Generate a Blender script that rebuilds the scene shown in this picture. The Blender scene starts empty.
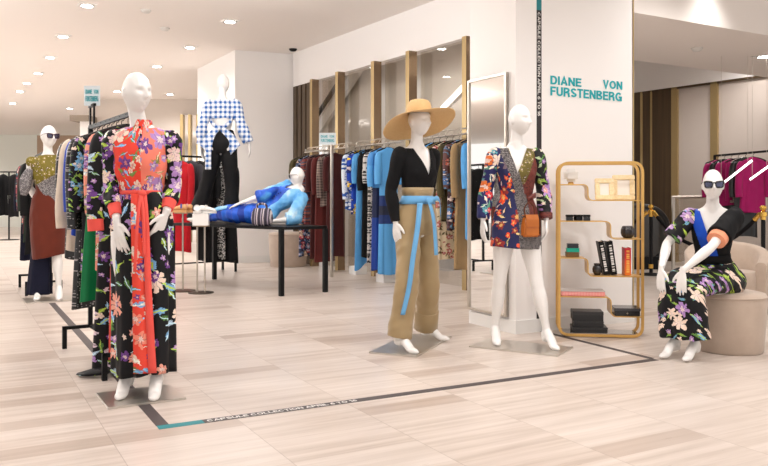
import bpy, bmesh, math, random
import numpy as np
from mathutils import Vector, Matrix, Euler
V = Vector
PI = math.pi
R = math.radians
sc = bpy.context.scene
COL = sc.collection
CAMZ, F, HX, HY = 1.12, 768.0, 384.0, 199.0

# ---- survey helpers: photograph measurements turned into places on the floor, on walls or at a depth
def gnd(px, py, z=0.0):
    d = F * (CAMZ - z) / (py - HY)
    return V(((px - HX) / F * d, d, z))
def at(px, py, d):
    return V(((px - HX) / F * d, d, CAMZ + (HY - py) / F * d))
def on_wall(px, py, a, b):
    """where the sight line meets the upright plane through floor points a, b"""
    dx, dy = b[0] - a[0], b[1] - a[1]
    k = (px - HX) / F
    t = (a[0] - k * a[1]) / (k * dy - dx)
    d = a[1] + t * dy
    return V((a[0] + t * dx, d, CAMZ + (HY - py) / F * d))

# ================================================================= objects
def link(name, me, parent=None, loc=None, rz=None):
    o = bpy.data.objects.new(name, me)
    COL.objects.link(o)
    if parent is not None: o.parent = parent
    if loc is not None: o.location = loc
    if rz is not None: o.rotation_euler = (0, 0, rz)
    return o
def tag(o, label, cat, group=None):
    o['label'] = label; o['category'] = cat
    if group: o['group'] = group
    return o
def thing(name, label, cat, loc=(0, 0, 0), rz=0, group=None):
    return tag(link(name, None, None, loc, rz), label, cat, group)
def copy_tree(o, parent=None):
    c = o.copy(); COL.objects.link(c)
    if parent is not None: c.parent = parent
    for ch in list(o.children): copy_tree(ch, c)
    return c

class G:
    """collects shapes for one mesh"""
    def __init__(s): s.v = []; s.f = []; s.m = []
    def add(s, vs, fs, mi=0):
        o = len(s.v)
        s.v += [tuple(p) for p in vs]; s.f += [tuple(i + o for i in q) for q in fs]; s.m += [mi] * len(fs)
        return s
    def merge(s, g, M=None, mi=None):
        s.add([M @ V(p) for p in g.v] if M else g.v, g.f)
        s.m[-len(g.f):] = g.m if mi is None else [mi] * len(g.f)
        return s
    def loft(s, rings, closed=True, caps=True, mi=0):
        n = len(rings[0]); vs = [p for r in rings for p in r]; fs = []
        for i in range(len(rings) - 1):
            for j in range(n if closed else n - 1):
                k = (j + 1) % n
                fs.append((i * n + j, i * n + k, (i + 1) * n + k, (i + 1) * n + j))
        if caps and closed:
            fs.append(tuple(range(n - 1, -1, -1))); fs.append(tuple(range((len(rings) - 1) * n, len(rings) * n)))
        return s.add(vs, fs, mi)
    def tube(s, pts, rad, n=12, ref=None, squash=1.0, caps=True, loop=False, mi=0):
        pts = [V(p) for p in pts]; m = len(pts)
        rad = rad if hasattr(rad, '__len__') else [rad] * m
        rings = []; a = None
        for i, p in enumerate(pts):
            if loop: t = pts[(i + 1) % m] - pts[i - 1]
            else: t = pts[min(i + 1, m - 1)] - pts[max(i - 1, 0)]
            t = t.normalized()
            if ref is not None: a = V(ref)
            elif a is None: a = V((0, 0, 1)) if abs(t.z) < .9 else V((1, 0, 0))
            a = (a - t * a.dot(t)).normalized(); b = t.cross(a)
            r = rad[i]
            rings.append([p + a * (r * math.cos(q)) + b * (r * squash * math.sin(q)) for q in [2 * PI * k / n for k in range(n)]])
        if loop: rings.append(rings[0]); caps = False
        return s.loft(rings, True, caps, mi)
    def box(s, c, d, rz=0, M=None, mi=0):
        x, y, z = d[0] / 2, d[1] / 2, d[2] / 2
        vs = [V(p) for p in ((-x, -y, -z), (x, -y, -z), (x, y, -z), (-x, y, -z), (-x, -y, z), (x, -y, z), (x, y, z), (-x, y, z))]
        if M is None: M = Matrix.Translation(V(c)) @ Matrix.Rotation(rz, 4, 'Z')
        else: M = M @ Matrix.Translation(V(c)) @ Matrix.Rotation(rz, 4, 'Z')
        return s.add([M @ p for p in vs], [(0, 3, 2, 1), (4, 5, 6, 7), (0, 1, 5, 4), (1, 2, 6, 5), (2, 3, 7, 6), (3, 0, 4, 7)], mi)
    def lathe(s, prof, c=(0, 0, 0), n=32, mi=0, caps=True):
        c = V(c)
        return s.loft([[c + V((r * math.cos(2 * PI * k / n), r * math.sin(2 * PI * k / n), z)) for k in range(n)] for r, z in prof], True, caps, mi)
    def prism(s, outline, z0, z1, mi=0):
        return s.loft([[(x, y, z0) for x, y in outline], [(x, y, z1) for x, y in outline]], True, True, mi)

def mesh_of(g):
    me = bpy.data.meshes.new('m'); me.from_pydata(g.v, [], g.f); me.update()
    me.polygons.foreach_set('material_index', g.m)
    return me
def shade(me, smooth=True, ang=None):
    me.polygons.foreach_set('use_smooth', [smooth] * len(me.polygons))
    if smooth and ang: me.set_sharp_from_angle(angle=R(ang))
def obj(name, g, mat, parent=None, smooth=True, bev=0, loc=None, rz=None, ang=40, seg=2):
    me = g if isinstance(g, bpy.types.Mesh) else mesh_of(g)
    if isinstance(g, G):
        bm = bmesh.new(); bm.from_mesh(me)
        bmesh.ops.recalc_face_normals(bm, faces=bm.faces)
        if bev:
            ed = [e for e in bm.edges if len(e.link_faces) == 2 and e.calc_face_angle(0) > .6]
            bmesh.ops.bevel(bm, geom=ed, offset=bev, segments=seg, affect='EDGES', clamp_overlap=True)
        bm.to_mesh(me); bm.free()
        shade(me, smooth, ang)
    for m in (mat if isinstance(mat, (list, tuple)) else [mat]): me.materials.append(m)
    return link(name, me, parent, loc, rz)
def struct(name, g, mat, smooth=False, **k):
    o = obj(name, g, mat, None, smooth, **k); o['kind'] = 'structure'; return o
def bake(me, mods):
    """run modifiers on a mesh and give the resulting mesh back"""
    o = bpy.data.objects.new('t', me); COL.objects.link(o)
    for typ, kw in mods:
        m = o.modifiers.new('m', typ)
        for k, v in kw.items(): setattr(m, k, v)
    dg = bpy.context.evaluated_depsgraph_get()
    out = bpy.data.meshes.new_from_object(o.evaluated_get(dg))
    bpy.data.objects.remove(o); return out
def cr(pts, k=6, closed=False):
    """Catmull-Rom through points of any length vector"""
    P = [np.array(p, float) for p in pts]; n = len(P); out = []
    rng = range(n) if closed else range(n - 1)
    for i in rng:
        if closed: a, b, c, d = P[i - 1], P[i], P[(i + 1) % n], P[(i + 2) % n]
        else: a, b, c, d = P[max(i - 1, 0)], P[i], P[i + 1], P[min(i + 2, n - 1)]
        for q in range(k):
            t = q / k
            out.append(.5 * (2 * b + (c - a) * t + (2 * a - 5 * b + 4 * c - d) * t * t + (3 * b - a - 3 * c + d) * t ** 3))
    if not closed: out.append(P[-1])
    return out
def round_poly(pts, r, k=5):
    out = []; n = len(pts)
    for i in range(n):
        a, b, c = V(pts[i - 1]), V(pts[i]), V(pts[(i + 1) % n])
        p = b + (a - b).normalized() * r; q = b + (c - b).normalized() * r
        for j in range(k + 1):
            t = j / k; out.append(tuple((1 - t) ** 2 * p + 2 * t * (1 - t) * b + t * t * q))
    return out

# ================================================================= materials
def c4(c): return (c[0], c[1], c[2], 1)
def rgb(r, g, b):
    f = lambda x: (x / 255 / 12.92) if x / 255 <= .04045 else ((x / 255 + .055) / 1.055) ** 2.4
    return (f(r), f(g), f(b))
class S:
    def __init__(s, name, col=None, rough=.6, metal=0, spec=.5, **kw):
        s.mat = bpy.data.materials.new(name); s.mat.use_nodes = True
        s.nt = s.mat.node_tree; s.b = s.nt.nodes['Principled BSDF']
        s.b.inputs['Roughness'].default_value = rough; s.b.inputs['Metallic'].default_value = metal
        s.b.inputs['Specular IOR Level'].default_value = spec
        for k, v in kw.items(): s.b.inputs[k.replace('_', ' ')].default_value = v
        if col is not None: s.set('Base Color', col)
    def put(s, sock, v):
        if hasattr(v, 'is_linked') or isinstance(v, bpy.types.NodeSocket): s.nt.links.new(v, sock)
        elif isinstance(v, (tuple, list)) and len(v) == 3 and sock.type == 'RGBA': sock.default_value = c4(v)
        else: sock.default_value = v
    def set(s, k, v): s.put(s.b.inputs[k], v)
    def n(s, t, ins=None, **props):
        x = s.nt.nodes.new('ShaderNode' + t)
        for k, v in props.items(): setattr(x, k, v)
        for k, v in (ins or {}).items(): s.put(x.inputs[k], v)
        return x
    def ma(s, op, a, b=0.0, c=0.0): return s.n('Math', {0: a, 1: b, 2: c}, operation=op).outputs[0]
    def vm(s, op, a, b=(0, 0, 0)): return s.n('VectorMath', {0: a, 1: b}, operation=op).outputs[0]
    def mix(s, f, a, b): return s.n('Mix', {0: f, 6: a, 7: b}, data_type='RGBA').outputs[2]
    def ramp(s, f, stops, const=False):
        x = s.n('ValToRGB', {0: f}); e = x.color_ramp.elements
        if const: x.color_ramp.interpolation = 'CONSTANT'
        while len(e) < len(stops): e.new(1)
        for q, (p, c) in zip(e, stops): q.position = p; q.color = c4(c)
        return x.outputs[0]
    def obco(s): return s.n('TexCoord').outputs['Object']
    def sep(s, v):
        o = s.n('SeparateXYZ', {0: v}).outputs; return o[0], o[1], o[2]
    def comb(s, x, y, z=0.0): return s.n('CombineXYZ', {0: x, 1: y, 2: z}).outputs[0]
    def flat(s, k=.8, m=0.0):
        """cloth coordinates: across the body and up it, in metres"""
        x, y, z = s.sep(s.obco())
        if k == 'round': return s.comb(s.ma('MULTIPLY', s.ma('ARCTAN2', x, s.ma('MULTIPLY', y, -1)), .16), z, 0.0)
        return s.comb(s.ma('MULTIPLY_ADD', y, k, x), s.ma('MULTIPLY_ADD', y, m, z) if m else z, 0.0)
    def noise(s, v, scale, detail=3, rough=.5, out=0): return s.n('TexNoise', {'Vector': v, 'Scale': scale, 'Detail': detail, 'Roughness': rough}).outputs[out]
    def bump(s, h, strength=.3, dist=.01): s.set('Normal', s.n('Bump', {'Height': h, 'Strength': strength, 'Distance': dist}).outputs[0])
def solid(name, col, rough=.7, weave=True, **kw):
    kw.setdefault('spec', .2)
    s = S(name, None, rough, **kw)
    if weave:
        v = s.noise(s.obco(), 9, 3)
        s.set('Base Color', s.mix(v, tuple(x * .82 for x in col), tuple(min(1, x * 1.15) for x in col)))
        s.set('Sheen Weight', .12 if max(col) > .03 else .0)
    else: s.set('Base Color', col)
    return s.mat
def blooms(s, vec, base, scale, thr, petals, palette, off, density=.8, leaf=False, heart=None):
    """one scatter of printed flowers (or leaves) over a base colour"""
    v = s.vm('ADD', vec, off)
    w = s.noise(v, scale * 3.0, 3, out=1)
    v = s.vm('ADD', v, s.vm('SCALE', s.vm('SUBTRACT', w, (.5, .5, .5)), (0, 0, 0)))
    v.node.inputs[1].links[0].from_node.inputs['Scale'].default_value = .42 / scale
    vo = s.n('TexVoronoi', {'Vector': v, 'Scale': scale, 'Randomness': .9}, voronoi_dimensions='2D')
    dx, dy, _ = s.sep(s.vm('SUBTRACT', v, vo.outputs['Position']))
    c = s.n('SeparateColor', {0: vo.outputs['Color']}).outputs; thr *= .86
    ang = s.ma('MULTIPLY_ADD', c[0], 6.28, s.ma('ARCTAN2', dy, dx))
    ln = s.ma('MULTIPLY', s.ma('SQRT', s.ma('ADD', s.ma('MULTIPLY', dx, dx), s.ma('MULTIPLY', dy, dy))), scale)
    if leaf:
        si = s.ma('ABSOLUTE', s.ma('SINE', ang)); co = s.ma('ABSOLUTE', s.ma('COSINE', ang))
        ln2 = s.ma('MULTIPLY', ln, s.ma('MULTIPLY_ADD', si, 2.9, co))
        rad = s.ma('MULTIPLY_ADD', s.ma('ABSOLUTE', s.ma('COSINE', s.ma('MULTIPLY', ang, 7))), thr * .35, thr * .8)
    else:
        ln2 = ln
        pt = s.ma('ABSOLUTE', s.ma('COSINE', s.ma('MULTIPLY', ang, petals / 2)))
        rad = s.ma('MULTIPLY', s.ma('MULTIPLY_ADD', pt, thr * .45, thr * .55), s.ma('MULTIPLY_ADD', c[1], .6, .6))
    m = s.ma('MULTIPLY', s.ma('LESS_THAN', ln2, rad), s.ma('LESS_THAN', c[2], density))
    n = len(palette)
    col = s.ramp(c[1] if leaf else c[0], [(i / n, p) for i, p in enumerate(palette)], True)
    if not leaf:
        inner = s.ma('LESS_THAN', ln2, s.ma('MULTIPLY', rad, .38))
        col = s.mix(s.ma('MULTIPLY', inner, .8), col, heart or (.9, .75, .7))
        ring = s.ma('MULTIPLY', s.ma('LESS_THAN', pt, .28), .55)
        col = s.mix(ring, col, (.06, .02, .08))
    else:
        col = s.mix(s.ma('LESS_THAN', s.ma('MULTIPLY', ln, si), thr * .07), col, tuple(min(1, x * 1.5) for x in palette[0]))
    return s.mix(m, base, col)
PUR, LIL, PNK, CRM = (.17, .06, .29), (.45, .26, .58), (.85, .35, .33), (.9, .72, .6)
GRN, LIM, SKY, OLV = (.1, .24, .06), (.36, .5, .07), (.2, .45, .75), (.2, .2, .05)
CORAL = rgb(240, 78, 62)
def floral(name, ground, pal, leaves, scale=7, thr=.46, leafthr=.5, dens=.8, rough=.55, heart=None, k=.3, off=0.0, petals=6, m=0.0):
    s = S(name, None, rough, spec=.25); v = s.flat(k, m); b = ground
    if leaves:
        b = blooms(s, v, b, scale * 1.25, leafthr, 0, leaves, (3.1 + off, 1.7, 0), dens, True)
        b = blooms(s, v, b, scale * 1.7, leafthr, 0, leaves[::-1], (7.3 + off, 4.2, 0), dens * .8, True)
    b = blooms(s, v, b, scale, thr, petals, pal, (off, off * .7, 0), dens, False, heart)
    b = blooms(s, v, b, scale * 1.9, thr * .8, 5, pal[::-1], (11 + off, 5, 0), dens * .55, False, heart)
    s.set('Base Color', b); return s.mat
def gingham(name, a, b, size=.03, k=.5):
    s = S(name, None, .75); x, y, z = s.sep(s.flat(k))
    f = lambda q: s.ma('GREATER_THAN', s.ma('FRACT', s.ma('MULTIPLY', q, 1 / size)), .5)
    s.set('Base Color', s.mix(s.ma('MULTIPLY', s.ma('ADD', f(x), f(y)), .5), a, b)); return s.mat
def stripes(name, cols, size=.04, vertical=True, k=.3, wob=.01, rough=.7):
    s = S(name, None, rough); v = s.flat(k); x, y, z = s.sep(v)
    q = s.ma('ADD', x if vertical else y, s.ma('MULTIPLY', s.noise(v, 12), wob * 2))
    n = len(cols)
    s.set('Base Color', s.ramp(s.ma('FRACT', s.ma('MULTIPLY', q, 1 / (size * n))), [(i / n, c) for i, c in enumerate(cols)], True)); return s.mat
def speckle(name, ground, fleck, scale=70, thr=.28, rough=.5, dens=.6, k=.8):
    s = S(name, None, rough)
    vo = s.n('TexVoronoi', {'Vector': s.flat(k), 'Scale': scale}, voronoi_dimensions='2D')
    c = s.n('SeparateColor', {0: vo.outputs['Color']}).outputs
    m = s.ma('MULTIPLY', s.ma('LESS_THAN', vo.outputs['Distance'], thr), s.ma('LESS_THAN', c[0], dens))
    s.set('Base Color', s.mix(m, ground, fleck)); return s.mat
def blocks(name, bands, rough=.6):
    """horizontal colour blocks; bands = [(height from, colour)...] rising, local metres"""
    s = S(name, None, rough); x, y, z = s.sep(s.obco())
    lo, hi = bands[0][0], bands[-1][0] + .5
    s.set('Base Color', s.ramp(s.ma('DIVIDE', s.ma('SUBTRACT', z, lo), hi - lo), [((h - lo) / (hi - lo), c) for h, c in bands], True)); return s.mat

white_gloss = S('mannequin white', (.86, .84, .82), .28, spec=.5).mat
plaster = S('white plaster', rgb(244, 241, 239), .85).mat
ceil_m = S('ceiling paint', rgb(244, 238, 233), .9).mat
greige_wall = S('greige wall', rgb(214, 204, 195), .85).mat
blackm = S('black metal', (.007, .007, .008), .5, spec=.2).mat
darkm = S('dark lacquer', (.006, .006, .007), .4, spec=.2).mat
steel = S('brushed steel plate', (.62, .58, .53), .3, metal=.85).mat
chrome = S('chrome', (.8, .8, .8), .12, metal=1).mat
nickel = S('satin nickel', (.55, .5, .44), .35, metal=1).mat
gold = S('brushed gold', rgb(214, 170, 98), .32, metal=.5).mat
brass = S('dark brass', rgb(188, 164, 118), .35, metal=.65).mat
shiny_brass = S('polished brass', rgb(225, 180, 90), .15, metal=1).mat
blackplastic = S('black gloss plastic', (.01, .01, .012), .15).mat
white_paint = S('white paint', (.85, .84, .82), .4).mat
def _brownpanel():
    s = S('bronze slatted panel', None, .4, metal=.3); x, y, z = s.sep(s.obco())
    n = s.noise(s.vm('MULTIPLY', s.obco(), (14, 14, .6)), 1, 3)
    s.set('Base Color', s.mix(n, rgb(54, 40, 28), rgb(104, 84, 60))); return s.mat
bronze = _brownpanel()
def _glass(name, tint, g):
    m = bpy.data.materials.new(name); m.use_nodes = True; nt = m.node_tree; nt.nodes.clear()
    o = nt.nodes.new('ShaderNodeOutputMaterial'); mx = nt.nodes.new('ShaderNodeMixShader')
    t = nt.nodes.new('ShaderNodeBsdfTransparent'); gl = nt.nodes.new('ShaderNodeBsdfGlossy')
    fr = nt.nodes.new('ShaderNodeLayerWeight'); ad = nt.nodes.new('ShaderNodeMath'); ad.operation = 'ADD'
    t.inputs[0].default_value = c4(tint); gl.inputs['Roughness'].default_value = .02
    fr.inputs[0].default_value = .3; ad.operation = 'MULTIPLY_ADD'; ad.inputs[1].default_value = .25; ad.inputs[2].default_value = g
    nt.links.new(fr.outputs['Facing'], ad.inputs[0]); nt.links.new(ad.outputs[0], mx.inputs[0])
    nt.links.new(t.outputs[0], mx.inputs[1]); nt.links.new(gl.outputs[0], mx.inputs[2]); nt.links.new(mx.outputs[0], o.inputs[0])
    return m
glass = _glass('shopfront glass', (.9, .88, .85), .03)
smoked = _glass('smoked lens', (.34, .36, .5), .05)
mirror_m = S('mirror silver', (.88, .87, .85), .015, metal=1).mat
def emit(name, col, st):
    s = S(name, (.8, .8, .8), .5); s.b.inputs['Emission Color'].default_value = c4(col); s.b.inputs['Emission Strength'].default_value = st; return s.mat
lamp_glow = emit('lamp disc', (1, .97, .92), 30)
strip_glow = emit('strip light', (1, .98, .95), 3)  # shared by the strip light and the glass reflection tubes
def _floor():
    s = S('travertine tiles', None, .3, spec=.35)
    ob = s.obco(); x, y, z = s.sep(ob)
    ca, sa = math.cos(R(29)), math.sin(R(29))
    u = s.ma('ADD', s.ma('MULTIPLY', x, ca), s.ma('MULTIPLY', y, sa)); v = s.ma('SUBTRACT', s.ma('MULTIPLY', y, ca), s.ma('MULTIPLY', x, sa))
    v = s.ma('ADD', v, .06)
    TU, TV = .62, .31
    row = s.ma('FLOOR', s.ma('DIVIDE', u, TU)); colm = s.ma('FLOOR', s.ma('DIVIDE', v, TV))
    cell = s.comb(row, colm, 0.0)
    wn = s.n('TexWhiteNoise', {'Vector': cell}, noise_dimensions='2D').outputs
    fu = s.ma('FRACT', s.ma('DIVIDE', u, TU)); fv = s.ma('FRACT', s.ma('DIVIDE', v, TV))
    # vein-cut bands run along the tile's long side; every tile its own cut
    vc = s.comb(s.ma('MULTIPLY_ADD', wn[0], 37, s.ma('MULTIPLY', u, .55)), s.ma('MULTIPLY_ADD', wn[0], 91, s.ma('MULTIPLY', v, 11)), 0.0)
    streak = s.noise(vc, 1.6, 5, .6)
    fine = s.noise(s.comb(s.ma('MULTIPLY', u, 2.2), s.ma('MULTIPLY_ADD', wn[0], 17, s.ma('MULTIPLY', v, 60)), 0.0), 1.5, 3, .6)
    band = s.n('TexWhiteNoise', {'Vector': s.comb(row, s.ma('FLOOR', s.ma('DIVIDE', v, TV / 2)), 4.0)}, noise_dimensions='3D').outputs[0]
    dark = s.ma('MULTIPLY', s.ma('GREATER_THAN', band, .90), .5)
    a = s.ramp(streak, [(.28, rgb(176, 160, 148)), (.5, rgb(202, 189, 179)), (.72, rgb(219, 208, 200))])
    a = s.mix(s.ma('MULTIPLY', fine, .35), a, rgb(200, 185, 174))
    a = s.mix(s.ma('MULTIPLY', wn[0], .3), a, rgb(228, 220, 214))
    a = s.mix(dark, a, rgb(168, 148, 134))
    e = .006
    joint = s.ma('MAXIMUM', s.ma('LESS_THAN', fu, e), s.ma('MULTIPLY', s.ma('LESS_THAN', fv, .008), .35))
    a = s.mix(s.ma('MULTIPLY', joint, .5), a, rgb(140, 124, 112))
    s.set('Base Color', a); s.set('Roughness', s.ma('MULTIPLY_ADD', fine, .12, .24)); return s.mat
floor_m = _floor()
# ================================================================= figures (local: faces -Y, its right hand at -X)
TORSO = [(-.03, .05, .05, 0), (.01, .125, .085, .005), (.07, .160, .105, .008), (.13, .160, .108, .012), (.2, .138, .095, .006),
         (.27, .108, .08, 0), (.32, .110, .082, -.002), (.38, .122, .09, -.006), (.44, .132, .1, -.012), (.5, .136, .095, -.010),
         (.55, .148, .085, 0), (.595, .158, .068, .008), (.632, .125, .055, .012), (.66, .072, .05, .012), (.69, .05, .05, .008)]
def torso_rings(T, grow=0.0, s0=-1, s1=2, n=36, gx=None, k=5):
    rows = cr([r for r in TORSO], k); out = []
    for s_, rx, ry, yc in rows:
        if s_ < s0 or s_ > s1: continue
        g = grow(s_) if callable(grow) else grow
        out.append([T @ V((math.cos(2 * PI * q / n) * (rx + g), yc + math.sin(2 * PI * q / n) * (ry + g * .9), s_)) for q in range(n)])
    return out
def ball(g, c, r, n=16, M=None):
    c = V(c); M = M or Matrix.Identity(4)
    rx, ry, rz = r if hasattr(r, '__len__') else (r, r, r)
    rings = [[M @ (c + V((rx * math.sin(a) * math.cos(b), ry * math.sin(a) * math.sin(b), -rz * math.cos(a)))) for b in [2 * PI * j / n for j in range(n)]]
             for a in [PI * (i + .35) / (n // 2 - .3) for i in range(n // 2)]]
    g.loft(rings)
ARM_U = [(0, .050), (.12, .052), (.4, .044), (.75, .037), (1, .034)]
ARM_L = [(.2, .038), (.4, .036), (.75, .026), (1, .021)]
LEG_U = [(0, .088), (.2, .088), (.5, .073), (.8, .056), (1, .051)]
LEG_L = [(.1, .049), (.28, .053), (.5, .047), (.8, .031), (1, .029)]
def limb(a, b, c, U, L, grow=0.0, t0=0, t1=2):
    a, b, c = V(a), V(b), V(c); pts = []
    for t, r in U: pts.append((*(a.lerp(b, t)), r))
    for t, r in L: pts.append((*(b.lerp(c, t)), r))
    out = cr(pts, 5)
    return [V(p[:3]) for p in out], [p[3] + grow for p in out]
def part_of(pts, rad, f0, f1):
    n = len(pts); i, j = int(f0 * (n - 1)), int(round(f1 * (n - 1))) + 1
    return pts[i:j], rad[i:j]
def head_mesh(g, H):
    n, m = 56, 40; rings = []
    for i in range(m + 1):
        a = PI * (i + .15) / (m + .3); ring = []
        for j in range(n):
            b = 2 * PI * j / n
            x, y, z = math.sin(a) * math.cos(b), math.sin(a) * math.sin(b), -math.cos(a)
            X, Y, Z = .073 * math.copysign(abs(x) ** .92, x), .094 * y, .117 * z
            t = max(0, -z)
            X *= 1 - .27 * t ** 1.8
            if y > 0: Y *= 1 - .45 * t ** 1.2
            if z > 0 and y < 0: Y *= 1 - .10 * z
            if y < 0 and abs(x) < .95:
                fr = min(1, -y * 1.6)
                ga = lambda cx, cz, sx, sz: math.exp(-((abs(X) - cx) / sx) ** 2 - ((Z - cz) / sz) ** 2) * fr
                Y -= .030 * ga(0, -.024, .010, .014) + .016 * ga(0, .002, .009, .022)
                Y += .016 * ga(.031, .010, .018, .013)
                Y -= .004 * ga(.03, .034, .022, .008)
                Y -= .011 * ga(0, -.052, .018, .007) + .011 * ga(0, -.067, .015, .007) - .006 * ga(0, -.059, .02, .003)
                Y -= .013 * ga(0, -.096, .018, .014) + .004 * ga(.045, -.02, .018, .02)
            ring.append(H @ V((X, Y, Z)))
        rings.append(ring)
    g.loft(rings)
    for sx in (-1, 1):
        ball(g, (sx * .073, .012, -.008), (.009, .019, .031), 12, H)
def hand(g, w, d, nrm, thumb, curl=.35, spread=.055):
    w, d, nrm = V(w), V(d).normalized(), V(nrm); nrm = (nrm - d * nrm.dot(d)).normalized(); s_ = d.cross(nrm) * thumb
    rings = []
    for t, hw, th in ((-.03, .020, .019), (0, .021, .017), (.025, .028, .015), (.055, .036, .014), (.082, .038, .012), (.094, .034, .009)):
        c = w + d * t
        rings.append([c + s_ * (hw * math.cos(q)) + nrm * (th * math.sin(q)) for q in [2 * PI * k / 16 for k in range(16)]])
    g.loft(rings)
    for i, (o, L) in enumerate(((.029, .076), (.010, .088), (-.010, .082), (-.028, .064))):
        p = w + d * .078 + s_ * o; dd = (d + s_ * (o * spread / .03)).normalized(); pts = [p]; a = curl * .35
        for f in (.3, .27, .25, .2):
            p = p + (dd * math.cos(a) + nrm * math.sin(a)) * (L * f * 1.05 + .004); pts.append(p); a += curl * .45
        g.tube(pts, [.0095, .0092, .0085, .0075, .0052], 10)
    p = w + d * .02 + s_ * .022; pts = [p]
    for f, k in ((.03, .7), (.03, .55), (.027, .35)):
        p = p + (d * (1 - k * .3) + s_ * k + nrm * .25 * curl).normalized() * f; pts.append(p)
    g.tube(pts, [.014, .012, .010, .0065], 10)
def foot(g, ankle, toe, heel=None):
    A, Tt = V(ankle), V(toe); f = (Tt - A); fh = V((f.x, f.y, 0)).normalized()
    up = V((0, 0, 1))
    if heel is None: heel = A - fh * .035 + V((0, 0, -.062))
    heel = V(heel); ball_ = heel.lerp(Tt, .66) + (V((0, 0, max(Tt.z, .016) - heel.lerp(Tt, .66).z + .010)) if abs(f.z) < .25 and heel.z > Tt.z else V((0, 0, .0)))
    L = [(*A, .030), (*(A.lerp(heel, .45)), .036), (*(heel + (Tt - heel) * .10), .031)]
    p = cr(L, 4); g.tube([V(q[:3]) for q in p], [q[3] for q in p], 14)
    L = [(*(heel), .026), (*(heel.lerp(Tt, .12) + V((0, 0, .004))), .032), (*(A.lerp(ball_, .45)), .036), (*ball_, .034), (*ball_.lerp(Tt, .6), .027), (*Tt, .010)]
    p = cr(L, 5)
    g.tube([V(q[:3]) for q in p], [q[3] for q in p], 16, ref=(fh.y, -fh.x, 0), squash=.72)
    L = [(*A, .031), (*(A.lerp(ball_, .35)), .034), (*(A.lerp(ball_, .7)), .030), (*ball_, .02)]
    p = cr(L, 5); g.tube([V(q[:3]) for q in p], [q[3] for q in p], 14)
def remesh(g, vox, it=2):
    return bake(mesh_of(g), [('REMESH', dict(mode='VOXEL', voxel_size=vox)), ('SMOOTH', dict(factor=.5, iterations=it))])
def body_mesh(P, vox=.005):
    g = G(); T = P['T']
    g.loft(torso_rings(T))
    for sx in (-1, 1): ball(g, (sx * .062, -.052, .455), (.056, .05, .056), 18, T)
    for sx in (-1, 1): ball(g, (sx * .07, .055, .07), (.075, .065, .08), 18, T)
    for k in 'RL':
        sh, el, wr = P['arm' + k]
        p, r = limb(sh, el, wr, ARM_U, ARM_L); g.tube(p, r, 16); ball(g, sh, .053)
        d, nrm, curl = P['hand' + k]
        hand(g, wr, d, nrm, 1 if k == 'R' else -1, curl)
        hp, kn, an = P['leg' + k]
        p, r = limb(hp, kn, an, LEG_U, LEG_L); g.tube(p, r, 18)
        foot(g, an, P['toe' + k], P.get('heel' + k))
    H = P['H']
    head_mesh(g, H)
    a, b = T @ V((0, .014, .60)), H @ V((0, .022, -.045))
    p = [a, a.lerp(b, .25), a.lerp(b, .5), a.lerp(b, .8), b]
    g.tube(p, [.062, .054, .046, .045, .047], 20)
    me = remesh(g, vox, 2); shade(me, True); return me
def nv(me):
    c = np.empty(len(me.vertices) * 3); me.vertices.foreach_get('co', c); nn = np.empty(len(me.vertices) * 3); me.vertices.foreach_get('normal', nn)
    return c.reshape(-1, 3), nn.reshape(-1, 3)
def wrinkle(me, amp, freq=14, seed=0, dirs=((.3, .2, 1),)):
    c, nn = nv(me); rs = np.random.RandomState(seed); d = np.zeros(len(c))
    for i in range(5):
        k = rs.normal(size=3) * np.array((1, 1, .45)); k = k / np.linalg.norm(k) * freq * (1 + i * .55)
        w = np.sin(c @ (k * .7)) * 1.5
        d += np.sin(c @ k * 2 + w + rs.rand() * 6) / (1 + i * .5)
    c += nn * (d * amp / 2)[:, None]
    me.vertices.foreach_set('co', c.ravel()); me.update()
def cut(me, planes=(), keep=None, idx=None, thick=.004):
    """slice along planes, drop what keep() refuses, number the materials, give the cloth a thickness"""
    bm = bmesh.new(); bm.from_mesh(me)
    for co, no in planes:
        bmesh.ops.bisect_plane(bm, geom=bm.verts[:] + bm.edges[:] + bm.faces[:], plane_co=V(co), plane_no=V(no), dist=.0004)
    if keep:
        bmesh.ops.delete(bm, geom=[f for f in bm.faces if not keep(f.calc_center_median())], context='FACES')
    if idx:
        for f in bm.faces: f.material_index = idx(f.calc_center_median())
    bm.to_mesh(me); bm.free()
    if thick: me = bake(me, [('SOLIDIFY', dict(thickness=thick, offset=0, use_even_offset=False))])
    shade(me, True); return me
def sleeve_mesh(P, k, grow, f0, f1, vox=None, flare=0.0, shoulder=True):
    sh, el, wr = P['arm' + k]
    p, r = limb(sh, el, wr, ARM_U, ARM_L, grow); p, r = part_of(p, r, f0, f1); n = len(r)
    r = [q + flare * (i / n) ** 2 for i, q in enumerate(r)]
    g = G(); g.tube(p, r, 22); return g
def skirt(levels, pleats=9, a0=.0, a1=.03, n=120, seed=1, T=None, sharp=1.0, hem=0.0):
    rs = random.Random(seed); ph = [rs.random() * 6.28 for _ in range(4)]
    L = cr(levels, 6); rings = []; m = len(L)
    for i, (z, rx, ry, cx, cy) in enumerate(L):
        t = i / (m - 1); am = a0 + (a1 - a0) * t; ring = []
        for j in range(n):
            a = 2 * PI * j / n
            w = math.sin(pleats * a + ph[0] + 1.1 * math.sin(2 * a + ph[1])) * .6 + math.sin((pleats * 2 - 3) * a + ph[2] + t) * .3 + math.sin(3 * a + ph[3]) * .3
            f = 1 + am / max(rx, .05) * w
            p = V((cx + rx * f * math.cos(a), cy + ry * f * math.sin(a), z + hem * t * math.sin(2 * a + ph[1])))
            ring.append(T @ p if T else p)
        rings.append(ring)
    g = G(); g.loft(rings, True, False); return g
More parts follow.
